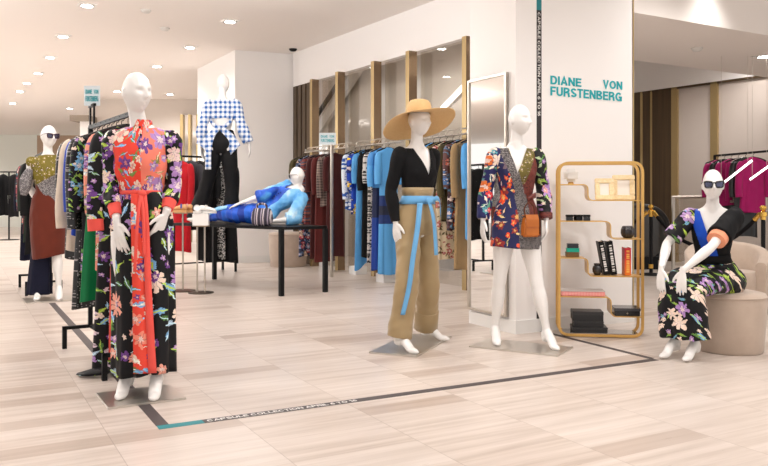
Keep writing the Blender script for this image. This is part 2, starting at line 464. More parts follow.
def cloth_obj(name, g, mat, parent, thick=.004, **k):
    me = mesh_of(g) if isinstance(g, G) else g
    if thick: me = bake(me, [('SOLIDIFY', dict(thickness=thick, offset=0))])
    shade(me, True); return obj(name, me, mat, parent, **k)
def band(P, name, z0, z1, grow, mat, parent, T=None, n=40):
    """belt or waistband hugging the torso between two heights of its own"""
    T = T or P['T']; rings = []
    rows = cr(TORSO, 8)
    f = lambda s_: min(rows, key=lambda r: abs(r[0] - s_))
    for s_, e in ((z0, 0), (z0, 1), ((z0 + z1) / 2, 1.2), (z1, 1), (z1, 0)):
        _, rx, ry, yc = f(s_); gg = grow if e else grow - .012
        gg *= 1 if e <= 1 else 1.08
        rings.append([T @ V((math.cos(2 * PI * q / n) * (rx + gg), yc + math.sin(2 * PI * q / n) * (ry + gg * .9), s_)) for q in range(n)])
    g = G(); g.loft(rings, True, False); return obj(name, g, mat, parent, ang=180)
def ribbon(pts, w, side, th=.004):
    pts = [V(p[:3]) for p in cr([tuple(p) for p in pts], 6)]; side = V(side).normalized(); g = G(); rings = []
    for i, p in enumerate(pts):
        t = (pts[min(i + 1, len(pts) - 1)] - pts[max(i - 1, 0)]).normalized(); nn = t.cross(side).normalized()
        ww = w[0] + (w[1] - w[0]) * i / (len(pts) - 1) if hasattr(w, '__len__') else w
        rings.append([p - side * ww / 2 - nn * th / 2, p + side * ww / 2 - nn * th / 2, p + side * ww / 2 + nn * th / 2, p - side * ww / 2 + nn * th / 2])
    g.loft(rings); return g
def sunglasses(parent, H, frame_mat=None, big=1.0):
    fm = frame_mat or blackplastic
    g = G()
    for sx in (-1, 1):
        o = round_poly([(sx * .008, .0), (sx * .066 * big, .008), (sx * .062 * big, -.040 * big), (sx * .014, -.040 * big)], .013)
        pts = [H @ V((x, -.100 + abs(x) * .16, z + .022)) for x, z in o]
        g.tube(pts, .0055, 8, loop=True)
        g.tube([H @ V(p) for p in ((sx * .066 * big, -.090, .026), (sx * .079, -.06, .022), (sx * .080, .0, .014), (sx * .076, .02, -.004))], .003, 8)
    g.tube([H @ V(p) for p in ((-.012, -.100, .016), (0, -.104, .020), (.012, -.100, .016))], .004, 8)
    fr = obj('sunglasses', g, fm, parent)
    for sx in (-1, 1):
        o = round_poly([(sx * .008, .0), (sx * .066 * big, .008), (sx * .062 * big, -.040 * big), (sx * .014, -.040 * big)], .013)
        g = G(); g.loft([[H @ V((x, -.101 + abs(x) * .16 + d, z + .022)) for x, z in o] for d in (0, .002)])
        obj('lens', g, smoked, fr, ang=30)
    return fr
def Tm(pos, yaw=0, pitch=0, roll=0):
    """place and turn: yaw to its left (+), pitch forward (+), roll to its left (+)"""
    return Matrix.Translation(V(pos)) @ Matrix.Rotation(R(yaw), 4, 'Z') @ Matrix.Rotation(R(pitch), 4, 'X') @ Matrix.Rotation(R(roll), 4, 'Y')
def shoulders(T): return T @ V((-.158, .010, .592)), T @ V((.158, .010, .592))
def hips(T): return T @ V((-.080, .005, .06)), T @ V((.080, .005, .06))

# ================================================================= garments on hangers (hook at the origin, shoulders along X)
def hanger_mesh():
    g = G(); p = [V(q[:3]) for q in cr([(-.185, 0, -.122), (-.12, 0, -.092), (-.03, 0, -.066), (.03, 0, -.066), (.12, 0, -.092), (.185, 0, -.122)], 3)]
    g.tube(p, [.006] + [.010] * (len(p) - 2) + [.006], 8, squash=.7)
    h = [(0, 0, -.066), (0, 0, -.03)] + [(.019 * math.sin(a) , 0, -.004 + -.019 * math.cos(a)) for a in [R(d) for d in (0, 40, 80, 120, 160, 200, 240)]]
    g.tube(h, .0028, 6); return g
HANG = None
def garment(name, label, cat, group, mat, loc, rz, L=1.0, w=.185, sl=.55, flare=1.1, seed=0, sleeve_mat=None, thick=.05, hem_cut=0.0, vneck=False, straps=False, cuff=None):
    global HANG
    rs = random.Random(seed * 7 + 3); ph = [rs.random() * 6.28 for _ in range(5)]; np_ = rs.choice((5, 6, 7))
    if straps: Z = [(-.10, .10, .012), (-.16, .145, .03)]
    else: Z = [(-.062, .045, .022), (-.078, .075, .030), (-.105, .135, .034), (-.135, .178, .036), (-.17, .182, .042)]
    k = w / .185
    Z = [(z, rx * k, ry) for z, rx, ry in Z]
    Z += [(-.3, .172 * k, thick), (-.45, .160 * k, thick), (-.06 - (L - .06) * .65, .165 * k * (1 + (flare - 1) * .6), thick), (-L, .17 * k * flare, thick * 1.05)]
    Z = [q for i, q in enumerate(Z) if i == 0 or q[0] < Z[i - 1][0] - .01]
    rows = cr(Z, 4); n = 48; rings = []
    for i, (z, rx, ry) in enumerate(rows):
        t = max(0, (-z - .2) / max(L - .2, .1)); t = min(1, t); am = .002 + .016 * t; ring = []
        for j in range(n):
            a = 2 * PI * j / n
            f = math.sin(np_ * a + ph[0] + 1.3 * math.sin(a + ph[1])) * .7 + math.sin((2 * np_ + 1) * a + ph[2]) * .3
            x = rx * math.copysign(abs(math.cos(a)) ** .8, math.cos(a)); y = (ry + am * f) * math.sin(a) + .3 * am * math.sin(2.5 * x / .2 + ph[3])
            zz = z + hem_cut * t * (x / .2) + (.012 * math.sin(a * 2 + ph[4]) * t)
            ring.append((x + .01 * t * math.sin(ph[2]), y, zz))
        rings.append(ring)
    g = G(); g.loft(rings, True, False)
    o = tag(obj(name, g, mat, None, ang=180, loc=loc, rz=rz), label, cat, group)
    if sl and not straps:
        for sx in (-1, 1):
            a0 = rs.uniform(-.01, .015); e = -.13 - sl
            p = [(sx * .150 * k, 0, -.135), (sx * .178 * k, 0, -.18), (sx * (.196 * k), -.006, -.13 - sl * .4), (sx * (.20 * k + a0), -.014, -.13 - sl * .75), (sx * (.196 * k + a0), -.022, e)]
            p = cr(p, 4); m = len(p); g = G()
            g.tube([V(q) for q in p], [.036 + .020 * min(1, i / 5) - .008 * i / m for i in range(m)], 16, ref=(1, 0, 0), squash=.85, caps=False)
            q = obj('sleeve', g, sleeve_mat or mat, o, ang=180)
            if cuff is not None:
                g = G(); d = V(p[-1]) - V(p[-3]); g.tube([V(p[-3]), V(p[-2]), V(p[-1]) + d * .2], [.05, .05, .05], 16, ref=(1, 0, 0), squash=.85, caps=False)
                obj('cuff', g, cuff, q, ang=180)
    if HANG is None:
        HANG = obj('hanger', hanger_mesh(), blackplastic, o)
    else:
        h = HANG.copy(); COL.objects.link(h); h.parent = o
    return o
# ================================================================= camera and light
cam = bpy.data.cameras.new('camera'); cam.lens = 36; cam.sensor_width = 36; cam.shift_y = -34 / 768; cam.clip_start = .05; cam.clip_end = 200
co = link('camera', cam, None, (0, 0, CAMZ)); co.rotation_euler = (PI / 2, 0, 0); sc.camera = co
sc.view_settings.view_transform = 'Standard'; sc.view_settings.look = 'None'; sc.view_settings.gamma = 1; sc.view_settings.use_curve_mapping = False
sc.view_settings.exposure = -0.03
w = bpy.data.worlds.new('world'); sc.world = w; w.use_nodes = True
w.node_tree.nodes['Background'].inputs[0].default_value = (1, .97, .945, 1); w.node_tree.nodes['Background'].inputs[1].default_value = 1.2

D1 = V((-.5, .866, 0)); D2 = V((.866, .5, 0)); A2 = R(30)
CEIL = 3.72

# ================================================================= setting
struct('floor', G().add([(-26, -6, 0), (14, -6, 0), (14, 34, 0), (-26, 34, 0)], [(0, 1, 2, 3)]), floor_m)
# main ceiling; over the far right a lower one
W1, W2 = V((-1.62, 13.7, 0)), V((1.04, 9.45, 0)); WD = (W2 - W1).normalized(); WN = V((WD.y, -WD.x, 0))   # WN points into the void behind
WN = -WN if WN.x < 0 else WN
struct('ceiling', G().add([(-26, -6, CEIL), (14, -6, CEIL), (14, 34, CEIL), (-26, 34, CEIL)], [(0, 3, 2, 1)]), ceil_m)
def wall(name, a, b, z0, z1, th, mat, side=1):
    a, b = V(a[:2]).to_3d(), V(b[:2]).to_3d(); d = (b - a).normalized(); n = V((-d.y, d.x, 0)) * side * th
    g = G(); g.prism([(a.x, a.y), (b.x, b.y), (b.x + n.x, b.y + n.y), (a.x + n.x, a.y + n.y)], z0, z1)
    return struct(name, g, mat)
# --- shopfront wall on the left of the column: white fascia above, glass between bronze posts below
WT = CAMZ + 2.0
W2b = W2 + WD * 1.2
wall('wall_fascia', W1, W2b, WT, CEIL, .18, plaster, 1)
def wpx(px): p = on_wall(px, 199, W1, W2); return V((p.x, p.y, 0))
def post(a, b, n, name='trim_1', m=brass, z1=WT, dep=.16):
    g = G(); d = (b - a).normalized(); nn = V((-d.y, d.x, 0))
    q = [a, b, b + nn * dep, a + nn * dep]
    g.prism([(p.x, p.y) for p in q], 0, z1); return struct(name, g, m, bev=.004)
wn = None
posts = [(311, 319), (336, 345), (373, 381.5), (407, 417), (464, 470)]
wn = V((-WD.y, WD.x, 0))
for i, (a, b) in enumerate(posts):                      # fins: thin gold edge to the room, bronze mirror flank
    q = wpx(b); dep_ = .13 if i < 4 else .06; t_ = .085
    g = G(); P_ = [q - WD * t_, q - WD * t_ - wn * dep_, q - wn * dep_, q]
    lo = [(p.x, p.y, 0) for p in P_]; hi = [(p.x, p.y, WT - .002) for p in P_]
    g.add(lo + hi, [(0, 1, 5, 4), (1, 2, 6, 5), (3, 0, 4, 7), (4, 5, 6, 7), (0, 3, 2, 1)], 0); g.add(lo + hi, [(2, 3, 7, 6)], 1)
    struct('trim_%d' % (i + 1), g, [brass, S('bronze mirror', rgb(150, 128, 104), .15, metal=.7).mat])
for i in range(len(posts) - 1):
    a, b = wpx(posts[i][1]), wpx(posts[i + 1][0])
    d = (b - a).normalized(); nn = V((-d.y, d.x, 0)) * .06
    g = G(); g.prism([((a + nn).x, (a + nn).y), ((b + nn).x, (b + nn).y), ((b + nn * 1.2).x, (b + nn * 1.2).y), ((a + nn * 1.2).x, (a + nn * 1.2).y)], .02, WT - .01)
    struct('window_%d' % (i + 1), g, glass)
a, b = wpx(293), wpx(311); n_ = 4
for i in range(n_):
    p, q = a.lerp(b, i / n_), a.lerp(b, (i + .8) / n_)
    post(p, q, WN, 'trim_%d' % (10 + i), bronze, WT, .10)
nn = V((-WD.y, WD.x, 0)); wall('wall_bronze', a + nn * .08, b + nn * .08, 0, WT, .06, bronze, 1)
# the void behind the glass: its far wall
bk = nn * 1.5
wall('wall_void', W1 + bk - WD * 1.5, W2b + bk - WD * .6, 0, CEIL, .1, S('void wall', rgb(214, 208, 200), .8).mat, 1)

# --- left pillar
C1a, C1b = V((-2.6, 13.4, 0)), V((-1.60, 13.78, 0)); C1c = C1a + D1 * 2.25
g = G(); g.prism([(C1a.x, C1a.y), (C1b.x, C1b.y), (C1b.x + D1.x * 2.25, C1b.y + D1.y * 2.25), (C1c.x, C1c.y)], 0, CEIL)
struct('wall_pillar', g, plaster)
g = G(); g.prism([(C1a.x - .008, C1a.y - .012), (C1b.x, C1b.y - .015), (C1b.x, C1b.y + .1), (C1a.x, C1a.y + .1)], 0, .12)
struct('baseboard_pillar', g, white_paint)

# --- the main column
Ca = V((1.094, 6.37, 0)); Cd = V((1.176, .65, 0)).normalized(); Cb = Ca + Cd * 1.344; Cn = V((-Cd.y, Cd.x, 0)); Cl = (on_wall(470, 199, Ca, Ca + Cn) - V((Ca.x, Ca.y, CAMZ))).length
g = G(); g.prism([(p.x, p.y) for p in (Ca, Cb, Cb + Cn * Cl, Ca + Cn * Cl)], 0, CEIL)
struct('wall_column', g, plaster)
g = G(); e = .012
g.prism([(p.x, p.y) for p in (Ca - Cd * e - Cn * e, Cb + Cd * e - Cn * e, Cb + Cd * e + Cn * Cl, Ca - Cd * e + Cn * Cl)], 0, .11)
struct('baseboard_column', g, white_paint)
g = G(); q = Cb + Cd * .003
g.prism([(p.x, p.y) for p in (q - Cn * .006, q + Cd * .012 - Cn * .006, q + Cd * .012 + Cn * .05, q + Cn * .05)], .11, CEIL)
struct('trim_6', g, brass)

# --- right: dropped ceiling, white band and shopfront
W3, W4 = V((4.68, 14.5, 0)), V((6.15, 12.3, 0)); RD = (W4 - W3).normalized(); W3b = W3 - RD * 2.2; W4b = W4 + RD * 2.5
def rpx(px): p = on_wall(px, 199, W3, W4); return V((p.x, p.y, 0))
sp = at(632, 12, 7.8); SZ = sp.z; s2 = at(632, 60, 768 * (SZ - CAMZ) / 139.0)
def along(p, t): return (p.x + D2.x * t, p.y + D2.y * t)
g = G(); g.prism([along(sp, -.7), along(sp, 9), along(s2, 9), along(s2, -2.3)], SZ, CEIL - .02)
struct('ceiling_soffit', g, ceil_m)
wall('wall_right_fascia', W3b, W4b, WT, CEIL, .18, plaster, 1)
wall('wall_right_head', W3b, W4b, WT - .035, WT - .001, .1, bronze, 1)
rp = [(671, 677), (710, 717), (768, 776)]
for i, (a, b) in enumerate(rp): post(rpx(a), rpx(b), None, 'trim_%d' % (20 + i), brass)
for i, (a, b) in enumerate([(612, 640), (642.5, 650), (652, 671)]):
    post(rpx(a), rpx(b), None, 'trim_%d' % (24 + i), bronze, WT, .08)
for i, (a, b) in enumerate([(640, 642.5), (650, 652)]): post(rpx(a), rpx(b), None, 'trim_%d' % (28 + i), brass, WT, .06)
for i in range(2):
    a, b = rpx(rp[i][1]), rpx(rp[i + 1][0]); d = (b - a).normalized(); nn2 = V((-d.y, d.x, 0)) * .05
    g = G(); g.prism([(p.x, p.y) for p in (a + nn2, b + nn2, b + nn2 * 1.3, a + nn2 * 1.3)], .02, WT - .01)
    struct('window_%d' % (8 + i), g, S('back-painted glass', rgb(204, 192, 183), .08, spec=.6).mat)
post(rpx(776), W4b, None, 'trim_32', S('greige panel', rgb(150, 138, 128), .4).mat, WT, .1)

# --- far left walls
wall('wall_back', (-7.7, 20, 0), (-2.6, 20, 0), 0, CEIL, .2, greige_wall, 1)
wall('wall_far', (-26, 31, 0), (-5, 31, 0), 0, CEIL, .2, S('pale wall', rgb(232, 234, 226), .85).mat, 1)
a, b = at(37, 199, 27), at(90, 199, 27)
wall('wall_taupe', (a.x, 27, 0), (b.x, 27, 0), 0, 3.36, .2, S('taupe panel', rgb(164, 140, 118), .7).mat, 1)
a, b = at(86, 199, 20), at(97, 199, 20)
g = G(); g.prism([(a.x, 19.6), (b.x, 19.6), (b.x, 20), (a.x, 20)], 0, 3.1); struct('wall_pier', g, plaster)
g = G(); g.prism([(a.x - .18, 19.4), (b.x, 19.4), (b.x, 20), (a.x - .18, 20)], 3.1, 3.24); struct('trim_33', g, S('shelf edge', rgb(150, 138, 124), .6).mat)
for i, (x0, x1, m) in enumerate([(181, 184, brass), (189, 191.5, brass), (197, 199.5, brass)]):
    a, b = at(x0, 199, 19.9), at(x1, 199, 19.9)
    g = G(); g.prism([(a.x, 19.8), (b.x, 19.8), (b.x, 20), (a.x, 20)], 0, 3.3); struct('trim_%d' % (34 + i), g, m)
for i, (x0, x1) in enumerate([(184, 189), (191.5, 197)]):
    a, b = at(x0, 199, 19.95), at(x1, 199, 19.95)
    g = G(); g.prism([(a.x, 19.9), (b.x, 19.9), (b.x, 19.98), (a.x, 19.98)], 0, 3.3); struct('window_%d' % (12 + i), g, mirror_m)

# ================================================================= ceiling downlights
dl = [(230, 21), (87, 5), (63, 36), (50, 57), (38, 73), (190, 47), (157, 66), (27, 83), (20, 91), (13, 103), (117, 91), (170, 94), (92, 100)]
place = ['lowest of the front row over the gingham outfit', 'topmost in the long file at the upper corner', 'second in the long file from the top', 'third in the long file from the top', 'fourth in the long file from the top',
         'in front of the left pillar', 'beyond the floral mannequin, above its head', 'fifth in the long file from the top', 'sixth in the long file from the top', 'seventh in the long file from the top', 'above the floral mannequin forehead', 'before the far greige wall', 'above the black rack beside the floral mannequin']
gm = S('lamp bezel', (.85, .83, .8), .5).mat; gin = S('lamp recess', (.25, .24, .23), .6).mat
LAMPS = []
proto = None
for i, (px, py) in enumerate(dl):
    d = F * (CEIL - CAMZ) / (HY - py); x = (px - HX) / F * d
    if proto is None:
        o = thing('ceiling_downlight', '', 'ceiling light', (x, d, CEIL), A2, 'recessed downlights in the ceiling')
        g = G()
        for sx, sy, w_, h_ in ((0, .1, .23, .03), (0, -.1, .23, .03), (.1, 0, .03, .17), (-.1, 0, .03, .17)): g.box((sx, sy, -.006), (w_, h_, .012))
        obj('bezel', g, gm, o, smooth=False)
        g = G(); g.lathe([(.074, -.016), (.086, -.014), (.086, -.004), (.05, -.002)], n=28); obj('gimbal_ring', g, chrome, o)
        g = G(); g.lathe([(.0, -.006), (.072, -.008), (.072, -.018), (.0, -.024)], n=28); obj('lamp', g, lamp_glow, o)
        proto = o
    else:
        o = copy_tree(proto); o.location = (x, d, CEIL)
    o['label'] = 'white recessed square ceiling downlight, ' + place[i]
    LAMPS.append((x, d))
# the same grid of downlights goes on outside the frame: their light, warm white
def spot(x, y, e, z=CEIL - .06, size=150, tgt=None, r=.12):
    l = bpy.data.lights.new('lamp', 'SPOT'); l.energy = e; l.spot_size = R(size); l.spot_blend = 1; l.shadow_soft_size = r; l.color = (1, .972, .945)
    o = link('downlight', l, None, (x, y, z))
    if tgt is not None: o.rotation_euler = (V(tgt) - V((x, y, z))).to_track_quat('-Z', 'Y').to_euler()
    return o
EL = 98
for x, y in LAMPS: spot(x, y, EL * (1 if y < 12.6 else .45 if y < 14 else 1.6))
for x, y in ((-.2, 4.7), (1.6, 4.6), (-3.3, 5.0), (-.6, 7.6), (3.2, 4.9)): spot(x, y, EL)
for x, y in ((-2.6, 2.6), (-.9, 3.4), (.9, 3.2), (2.7, 3.4)): spot(x, y, EL * .75)
for x, y, e in ((-5.8, 5.0, .9), (-6.6, 9.0, .9), (3.6, 2.6, .5), (-1.4, 8.2, .55), (-10, 13, 1.6), (-3.2, 7.0, .5), (-13, 19, 1.6)):      # unseen point lights added to brighten the ceiling, no fixtures built
    l = bpy.data.lights.new('fill_point', 'POINT'); l.energy = 125 * e; l.shadow_soft_size = .05; l.color = (1, .972, .945); link('ceiling_fill', l, None, (x, y, 3.05))
for x, y in ((.2, .6), (2.4, .5)): spot(x, y, EL * .2)
for x, y in ((-9, 12), (-12, 18), (-9, 22), (-15, 25), (-6.5, 24), (-11, 28), (-17, 29)): spot(x, y, EL * 3)
spot(3.3, 7.0, 150, z=CEIL - .1)
q = sp + D2 * 1.15 - V((-D2.y, D2.x, 0)) * .28; spot(q.x, q.y, 70, z=CEIL - .05, size=95)
for x, y in ((5.0, 10.0), (7.4, 9.6)): spot(x, y, 60, z=min(SZ, WT) - .05)
spot(4.25, 12.3, 130, z=CEIL - .08); spot(5.6, 11.9, 110, z=CEIL - .08)

for t in (.05, .3, .55, .8, 1.0):
    p = W1.lerp(W2, t) + wn * .75; spot(p.x, p.y, 42, z=CEIL - .1)  # unseen spots added to light the void behind the glass
g = G(); sm = S('sensor white', (.7, .68, .65), .5).mat
for i, (px, py, l) in enumerate([(146, 10, 'small white ceiling sensor between the two nearest downlights'), (165, 28, 'small grey ceiling vent disc nearer the left pillar'), (697, 48, 'small white smoke detector under the dropped ceiling'), (293, 51, 'little black camera dome at the ceiling corner of the left pillar')]):
    if i == 2: d = F * (SZ - CAMZ) / (HY - py); z = SZ
    else: d = F * (CEIL - CAMZ) / (HY - py); z = CEIL
    if i == 3: d = 13.3
    g = G(); g.lathe([(.07, z), (.07, z - .015), (.045, z - .04), (.0, z - .045)], ((px - HX) / F * d, d, 0), 24)
    tag(obj('ceiling_sensor', g, sm if i != 3 else blackm), l, 'sensor')
p = at(764, 56, 768 * (SZ - CAMZ) / 143.0)
o = copy_tree(proto); o.location = (p.x, p.y, SZ); o['label'] = 'white recessed ceiling downlight under the dropped ceiling above the stanchions'
for x, y, l in ((-9, 22, 'far small white ceiling downlight high over the rust dress mannequin'), (-6.5, 24, 'far small white ceiling downlight over the far greige wall'), (-11, 28, 'farthest white ceiling downlight by the taupe panel')):
    o = copy_tree(proto); o.location = (x, y, CEIL); o['label'] = l

# ================================================================= floor and wall stripes with lettering
teal = S('teal vinyl', rgb(20, 128, 135), .5).mat; dark_vinyl = S('charcoal vinyl', rgb(72, 64, 64), .55).mat; white_vinyl = S('white vinyl', (.85, .83, .8), .6).mat
sign_teal = S('turquoise letters', rgb(0, 170, 180), .5).mat
def arc(cx, cy, rx, ry, a0, a1, n=10): return [(cx + rx * math.cos(R(a0 + (a1 - a0) * i / n)), cy + ry * math.sin(R(a0 + (a1 - a0) * i / n))) for i in range(n + 1)]
def glyphs(h):
    """bold grotesque capitals as centre-line strokes in a box 1 high; h = half stroke"""
    t, b = 1 - h, h
    def ov(w): return [(arc(w / 2, .5, w / 2 - h, .5 - h, 0, 360, 28)[:-1], True)]
    G_ = {' ': (.28, []), 'I': (2 * h, [([(h, 0), (h, 1)], False)])}
    G_['D'] = (.70, [([(h, b), (h, t), (.34, t)] + arc(.34, .5, .36 - h, .5 - h, 85, -85, 12) + [(.34, b)], True)])
    G_['A'] = (.74, [([(h * .9, 0), (.37, 1 - h * .6), (.74 - h * .9, 0)], False), ([(.16, .29), (.58, .29)], False)])
    G_['N'] = (.70, [([(h, 0), (h, 1)], False), ([(.70 - h, 0), (.70 - h, 1)], False), ([(h, 1 - h * .5), (.70 - h, h * .5)], False)])
    G_['E'] = (.60, [([(h, 0), (h, 1)], False), ([(h, t), (.60, t)], False), ([(h, .52), (.56, .52)], False), ([(h, b), (.61, b)], False)])
    G_['F'] = (.57, [([(h, 0), (h, 1)], False), ([(h, t), (.57, t)], False), ([(h, .5), (.52, .5)], False)])
    G_['L'] = (.55, [([(h, 0), (h, 1)], False), ([(h, b), (.55, b)], False)])
    G_['T'] = (.62, [([(0, t), (.62, t)], False), ([(.31, 0), (.31, 1)], False)])
    G_['V'] = (.70, [([(h * .9, 1), (.35, h * .6), (.70 - h * .9, 1)], False)])
    G_['O'] = (.78, ov(.78)); G_['0'] = (.6, ov(.6))
    G_['U'] = (.69, [([(h, 1)] + arc(.345, .34, .345 - h, .34 - h, 180, 360, 14) + [(.69 - h, 1)], False)])
    top = [(h, t), (.38, t)] + arc(.38, .735, .28 - h, .265 - h, 85, -85, 10) + [(.38, .47), (h, .47)]
    G_['P'] = (.66, [([(h, 0), (h, 1)], False), (top, False)])
    G_['R'] = (.70, [([(h, 0), (h, 1)], False), (top, False), ([(.42, .47), (.56, .40), (.58, .1), (.64, 0)], False)])
    G_['B'] = (.69, [([(h, 0), (h, 1)], False), ([(h, t), (.36, t)] + arc(.36, .75, .28 - h, .25 - h, 85, -85, 10) + [(.36, .52), (h, .52)], False), ([(.36, .52)] + arc(.38, .27, .31 - h, .27 - h, 85, -85, 10) + [(h, b)], False)])
    G_['S'] = (.66, [(arc(.33, .735, .31 - h, .265 - h, 15, 200, 12) + arc(.33, .27, .33 - h, .25 - h, 80, -165, 14), False)])
    G_['C'] = (.74, [(arc(.38, .5, .38 - h, .5 - h, 42, 318, 20), False)])
    G_['G'] = (.77, [(arc(.39, .5, .39 - h, .5 - h, 42, 330, 20) + [(.77 - h, .45), (.42, .45)], False), ([(.77 - h, 0), (.77 - h, .45)], False)])
    G_['1'] = (.36, [([(.36 - h, 0), (.36 - h, 1)], False), ([(0, .76), (.36 - h, .84)], False)])
    G_['6'] = (.58, [(arc(.29, .32, .29 - h, .32 - h, 0, 360, 20)[:-1], True), ([(h, .32), (.10 + h * .5, .74), (.34, 1 - h), (.52, .80)], False)])
    return G_
def text_mesh(body, w, h, ext=.001, bold=0, hs=.092):
    GL = glyphs(hs); g = G(); x0 = 0
    for ch in body:
        adv, strokes = GL[ch]
        for pts, closed in strokes:
            n = len(pts); L = []; Rr = []
            for i, p in enumerate(pts):
                p = V((p[0], p[1])); a = V(pts[i - 1]) if (i or closed) else None; b = V(pts[(i + 1) % n]) if (i < n - 1 or closed) else None
                d1 = (p - a).normalized() if a is not None else None; d2 = (b - p).normalized() if b is not None else None
                d1 = d1 or d2; d2 = d2 or d1
                n1, n2 = V((-d1.y, d1.x)), V((-d2.y, d2.x)); m_ = (n1 + n2); m_ = m_.normalized() if m_.length > .1 else n1
                k = hs / max(.45, m_.dot(n1)); L.append(p + m_ * k); Rr.append(p - m_ * k)
            vs = [(x0 + q.x, q.y, 0) for q in L + Rr] ; vs += [(x, y, 1) for x, y, z in vs]; N2 = 2 * n; fs = []
            for i in range(n if closed else n - 1):
                j = (i + 1) % n
                fs += [(N2 + i, N2 + n + i, N2 + n + j, N2 + j), (i, j, n + j, n + i), (i, N2 + i, N2 + j, j), (n + i, n + j, N2 + n + j, N2 + n + i)]
            if not closed: fs += [(0, n, N2 + n, N2), (n - 1, N2 + n - 1, N2 + 2 * n - 1, 2 * n - 1)]
            g.add(vs, fs)
        x0 += adv + (.10 if adv > .28 or ch in 'I1' else 0)
    me = mesh_of(g); cc, _ = nv(me); lo, hi = cc.min(0), cc.max(0)
    cc[:, 0] = (cc[:, 0] - lo[0]) * w / (hi[0] - lo[0]); cc[:, 1] = (cc[:, 1] - lo[1]) * h / (hi[1] - lo[1]); cc[:, 2] *= ext
    me.vertices.foreach_set('co', cc.ravel()); me.update()
    return me
def frame_obj(name, me, mat, parent, o, ux, uy):
    """lay a flat mesh with its x along ux and y along uy at o"""
    ux, uy = V(ux).normalized(), V(uy).normalized(); uz = ux.cross(uy)
    q = obj(name, me, mat, parent)
    q.matrix_local = Matrix(((ux.x, uy.x, uz.x, o[0]), (ux.y, uy.y, uz.y, o[1]), (ux.z, uy.z, uz.z, o[2]), (0, 0, 0, 1)))
    return q
def strip(a, b, w, z=.0016):
    a, b = V(a), V(b); d = (b - a).normalized(); n = V((-d.y, d.x, 0)) * w / 2
    g = G(); g.prism([(p.x, p.y) for p in (a - n, b - n, b + n, a + n)], .0003, z); return g
p0 = gnd(164, 427); pL = gnd(52, 303); pR = gnd(655.5, 359.5); pC = gnd(542, 331.5)
st = thing('floor_stripe', 'long charcoal vinyl stripe on the floor with white capsule collection lettering and a teal end', 'floor sticker', (0, 0, 0))
dR = (pR - p0).normalized(); nR = V((-dR.y, dR.x, 0))
ta, tb, te = gnd(203, 421.5), gnd(354, 401.5), gnd(203, 421.5)
SW = .062
obj('charcoal_band', strip(p0 + dR * ((te - p0).length), pR, SW), dark_vinyl, st, smooth=False)
obj('teal_end', strip(p0 - dR * .03, p0 + dR * ((te - p0).length), SW), teal, st, smooth=False)
L = (tb - ta).length
frame_obj('lettering', text_mesh('CAPSULE COLLECTION APRIL 6 TO 16', L, SW * .62, .0008, hs=.075), white_vinyl, st, tuple(p0 + dR * ((te - p0).length + .02) - nR * SW * .31 + V((0, 0, .002))), dR, nR)
s2_ = thing('floor_stripe', 'plain charcoal vinyl stripe running from the floral mannequin plate to the far clothes rail', 'floor sticker')
dl_ = (pL - p0).normalized()
obj('charcoal_band', strip(p0 + dl_ * .034, pL, SW), dark_vinyl, s2_, smooth=False)
s3 = thing('floor_stripe', 'plain charcoal vinyl stripe from the column foot past the gold shelf', 'floor sticker')
obj('charcoal_band', strip(pC, pR + (pC - pR).normalized() * .034, SW * .8), dark_vinyl, s3, smooth=False)
ws = thing('wall_stripe', 'vertical dark vinyl stripe on the white column with white capsule collection lettering', 'wall sticker')
def cpx(px, py): return on_wall(px, py, Ca, Cb)
c0, c1 = cpx(536.6, 300), cpx(541.4, 300); wv = (c1 - c0).length
def wstrip(za, zb):
    g = G(); q = [c0, c1, c1 - Cn * .002, c0 - Cn * .002]; g.prism([(p.x, p.y) for p in q], za, zb); return g
zt = cpx(538, 10).z; z16 = cpx(538, 116).z
obj('charcoal_band', wstrip(.11, zt), S('black vinyl', rgb(44, 38, 40), .55).mat, ws, smooth=False)
obj('teal_end', wstrip(zt, CEIL - .9), teal, ws, smooth=False)
frame_obj('lettering', text_mesh('CAPSULE COLLECTION APRIL 6 TO 16', zt - .02 - z16, wv * .62, .0008, hs=.07), white_vinyl, ws, tuple(V((c0.x, c0.y, zt - .02)) + Cd * wv * .17 - Cn * .003), (0, 0, -1), Cd)
sg = thing('wall_lettering', 'two line turquoise capital lettering on the white column above the gold shelf', 'sign')
def word(txt, x0, x1, yt, yb, xr=None):
    a, b = cpx(x0, 90), cpx(x1, 90); za, zb = cpx(550.3, yb).z, cpx(550.3, yt).z
    frame_obj('word', text_mesh(txt, (b - a).length, zb - za, .004, .016), sign_teal, sg, tuple(V((a.x, a.y, za)) - Cn * .001), Cd, (0, 0, 1))
word('DIANE', 550.3, 581, 74.3, 84.3); word('VON', 602.8, 622, 74.3, 84.3); word('FURSTENBERG', 550.3, 621.5, 86.3, 95.8)

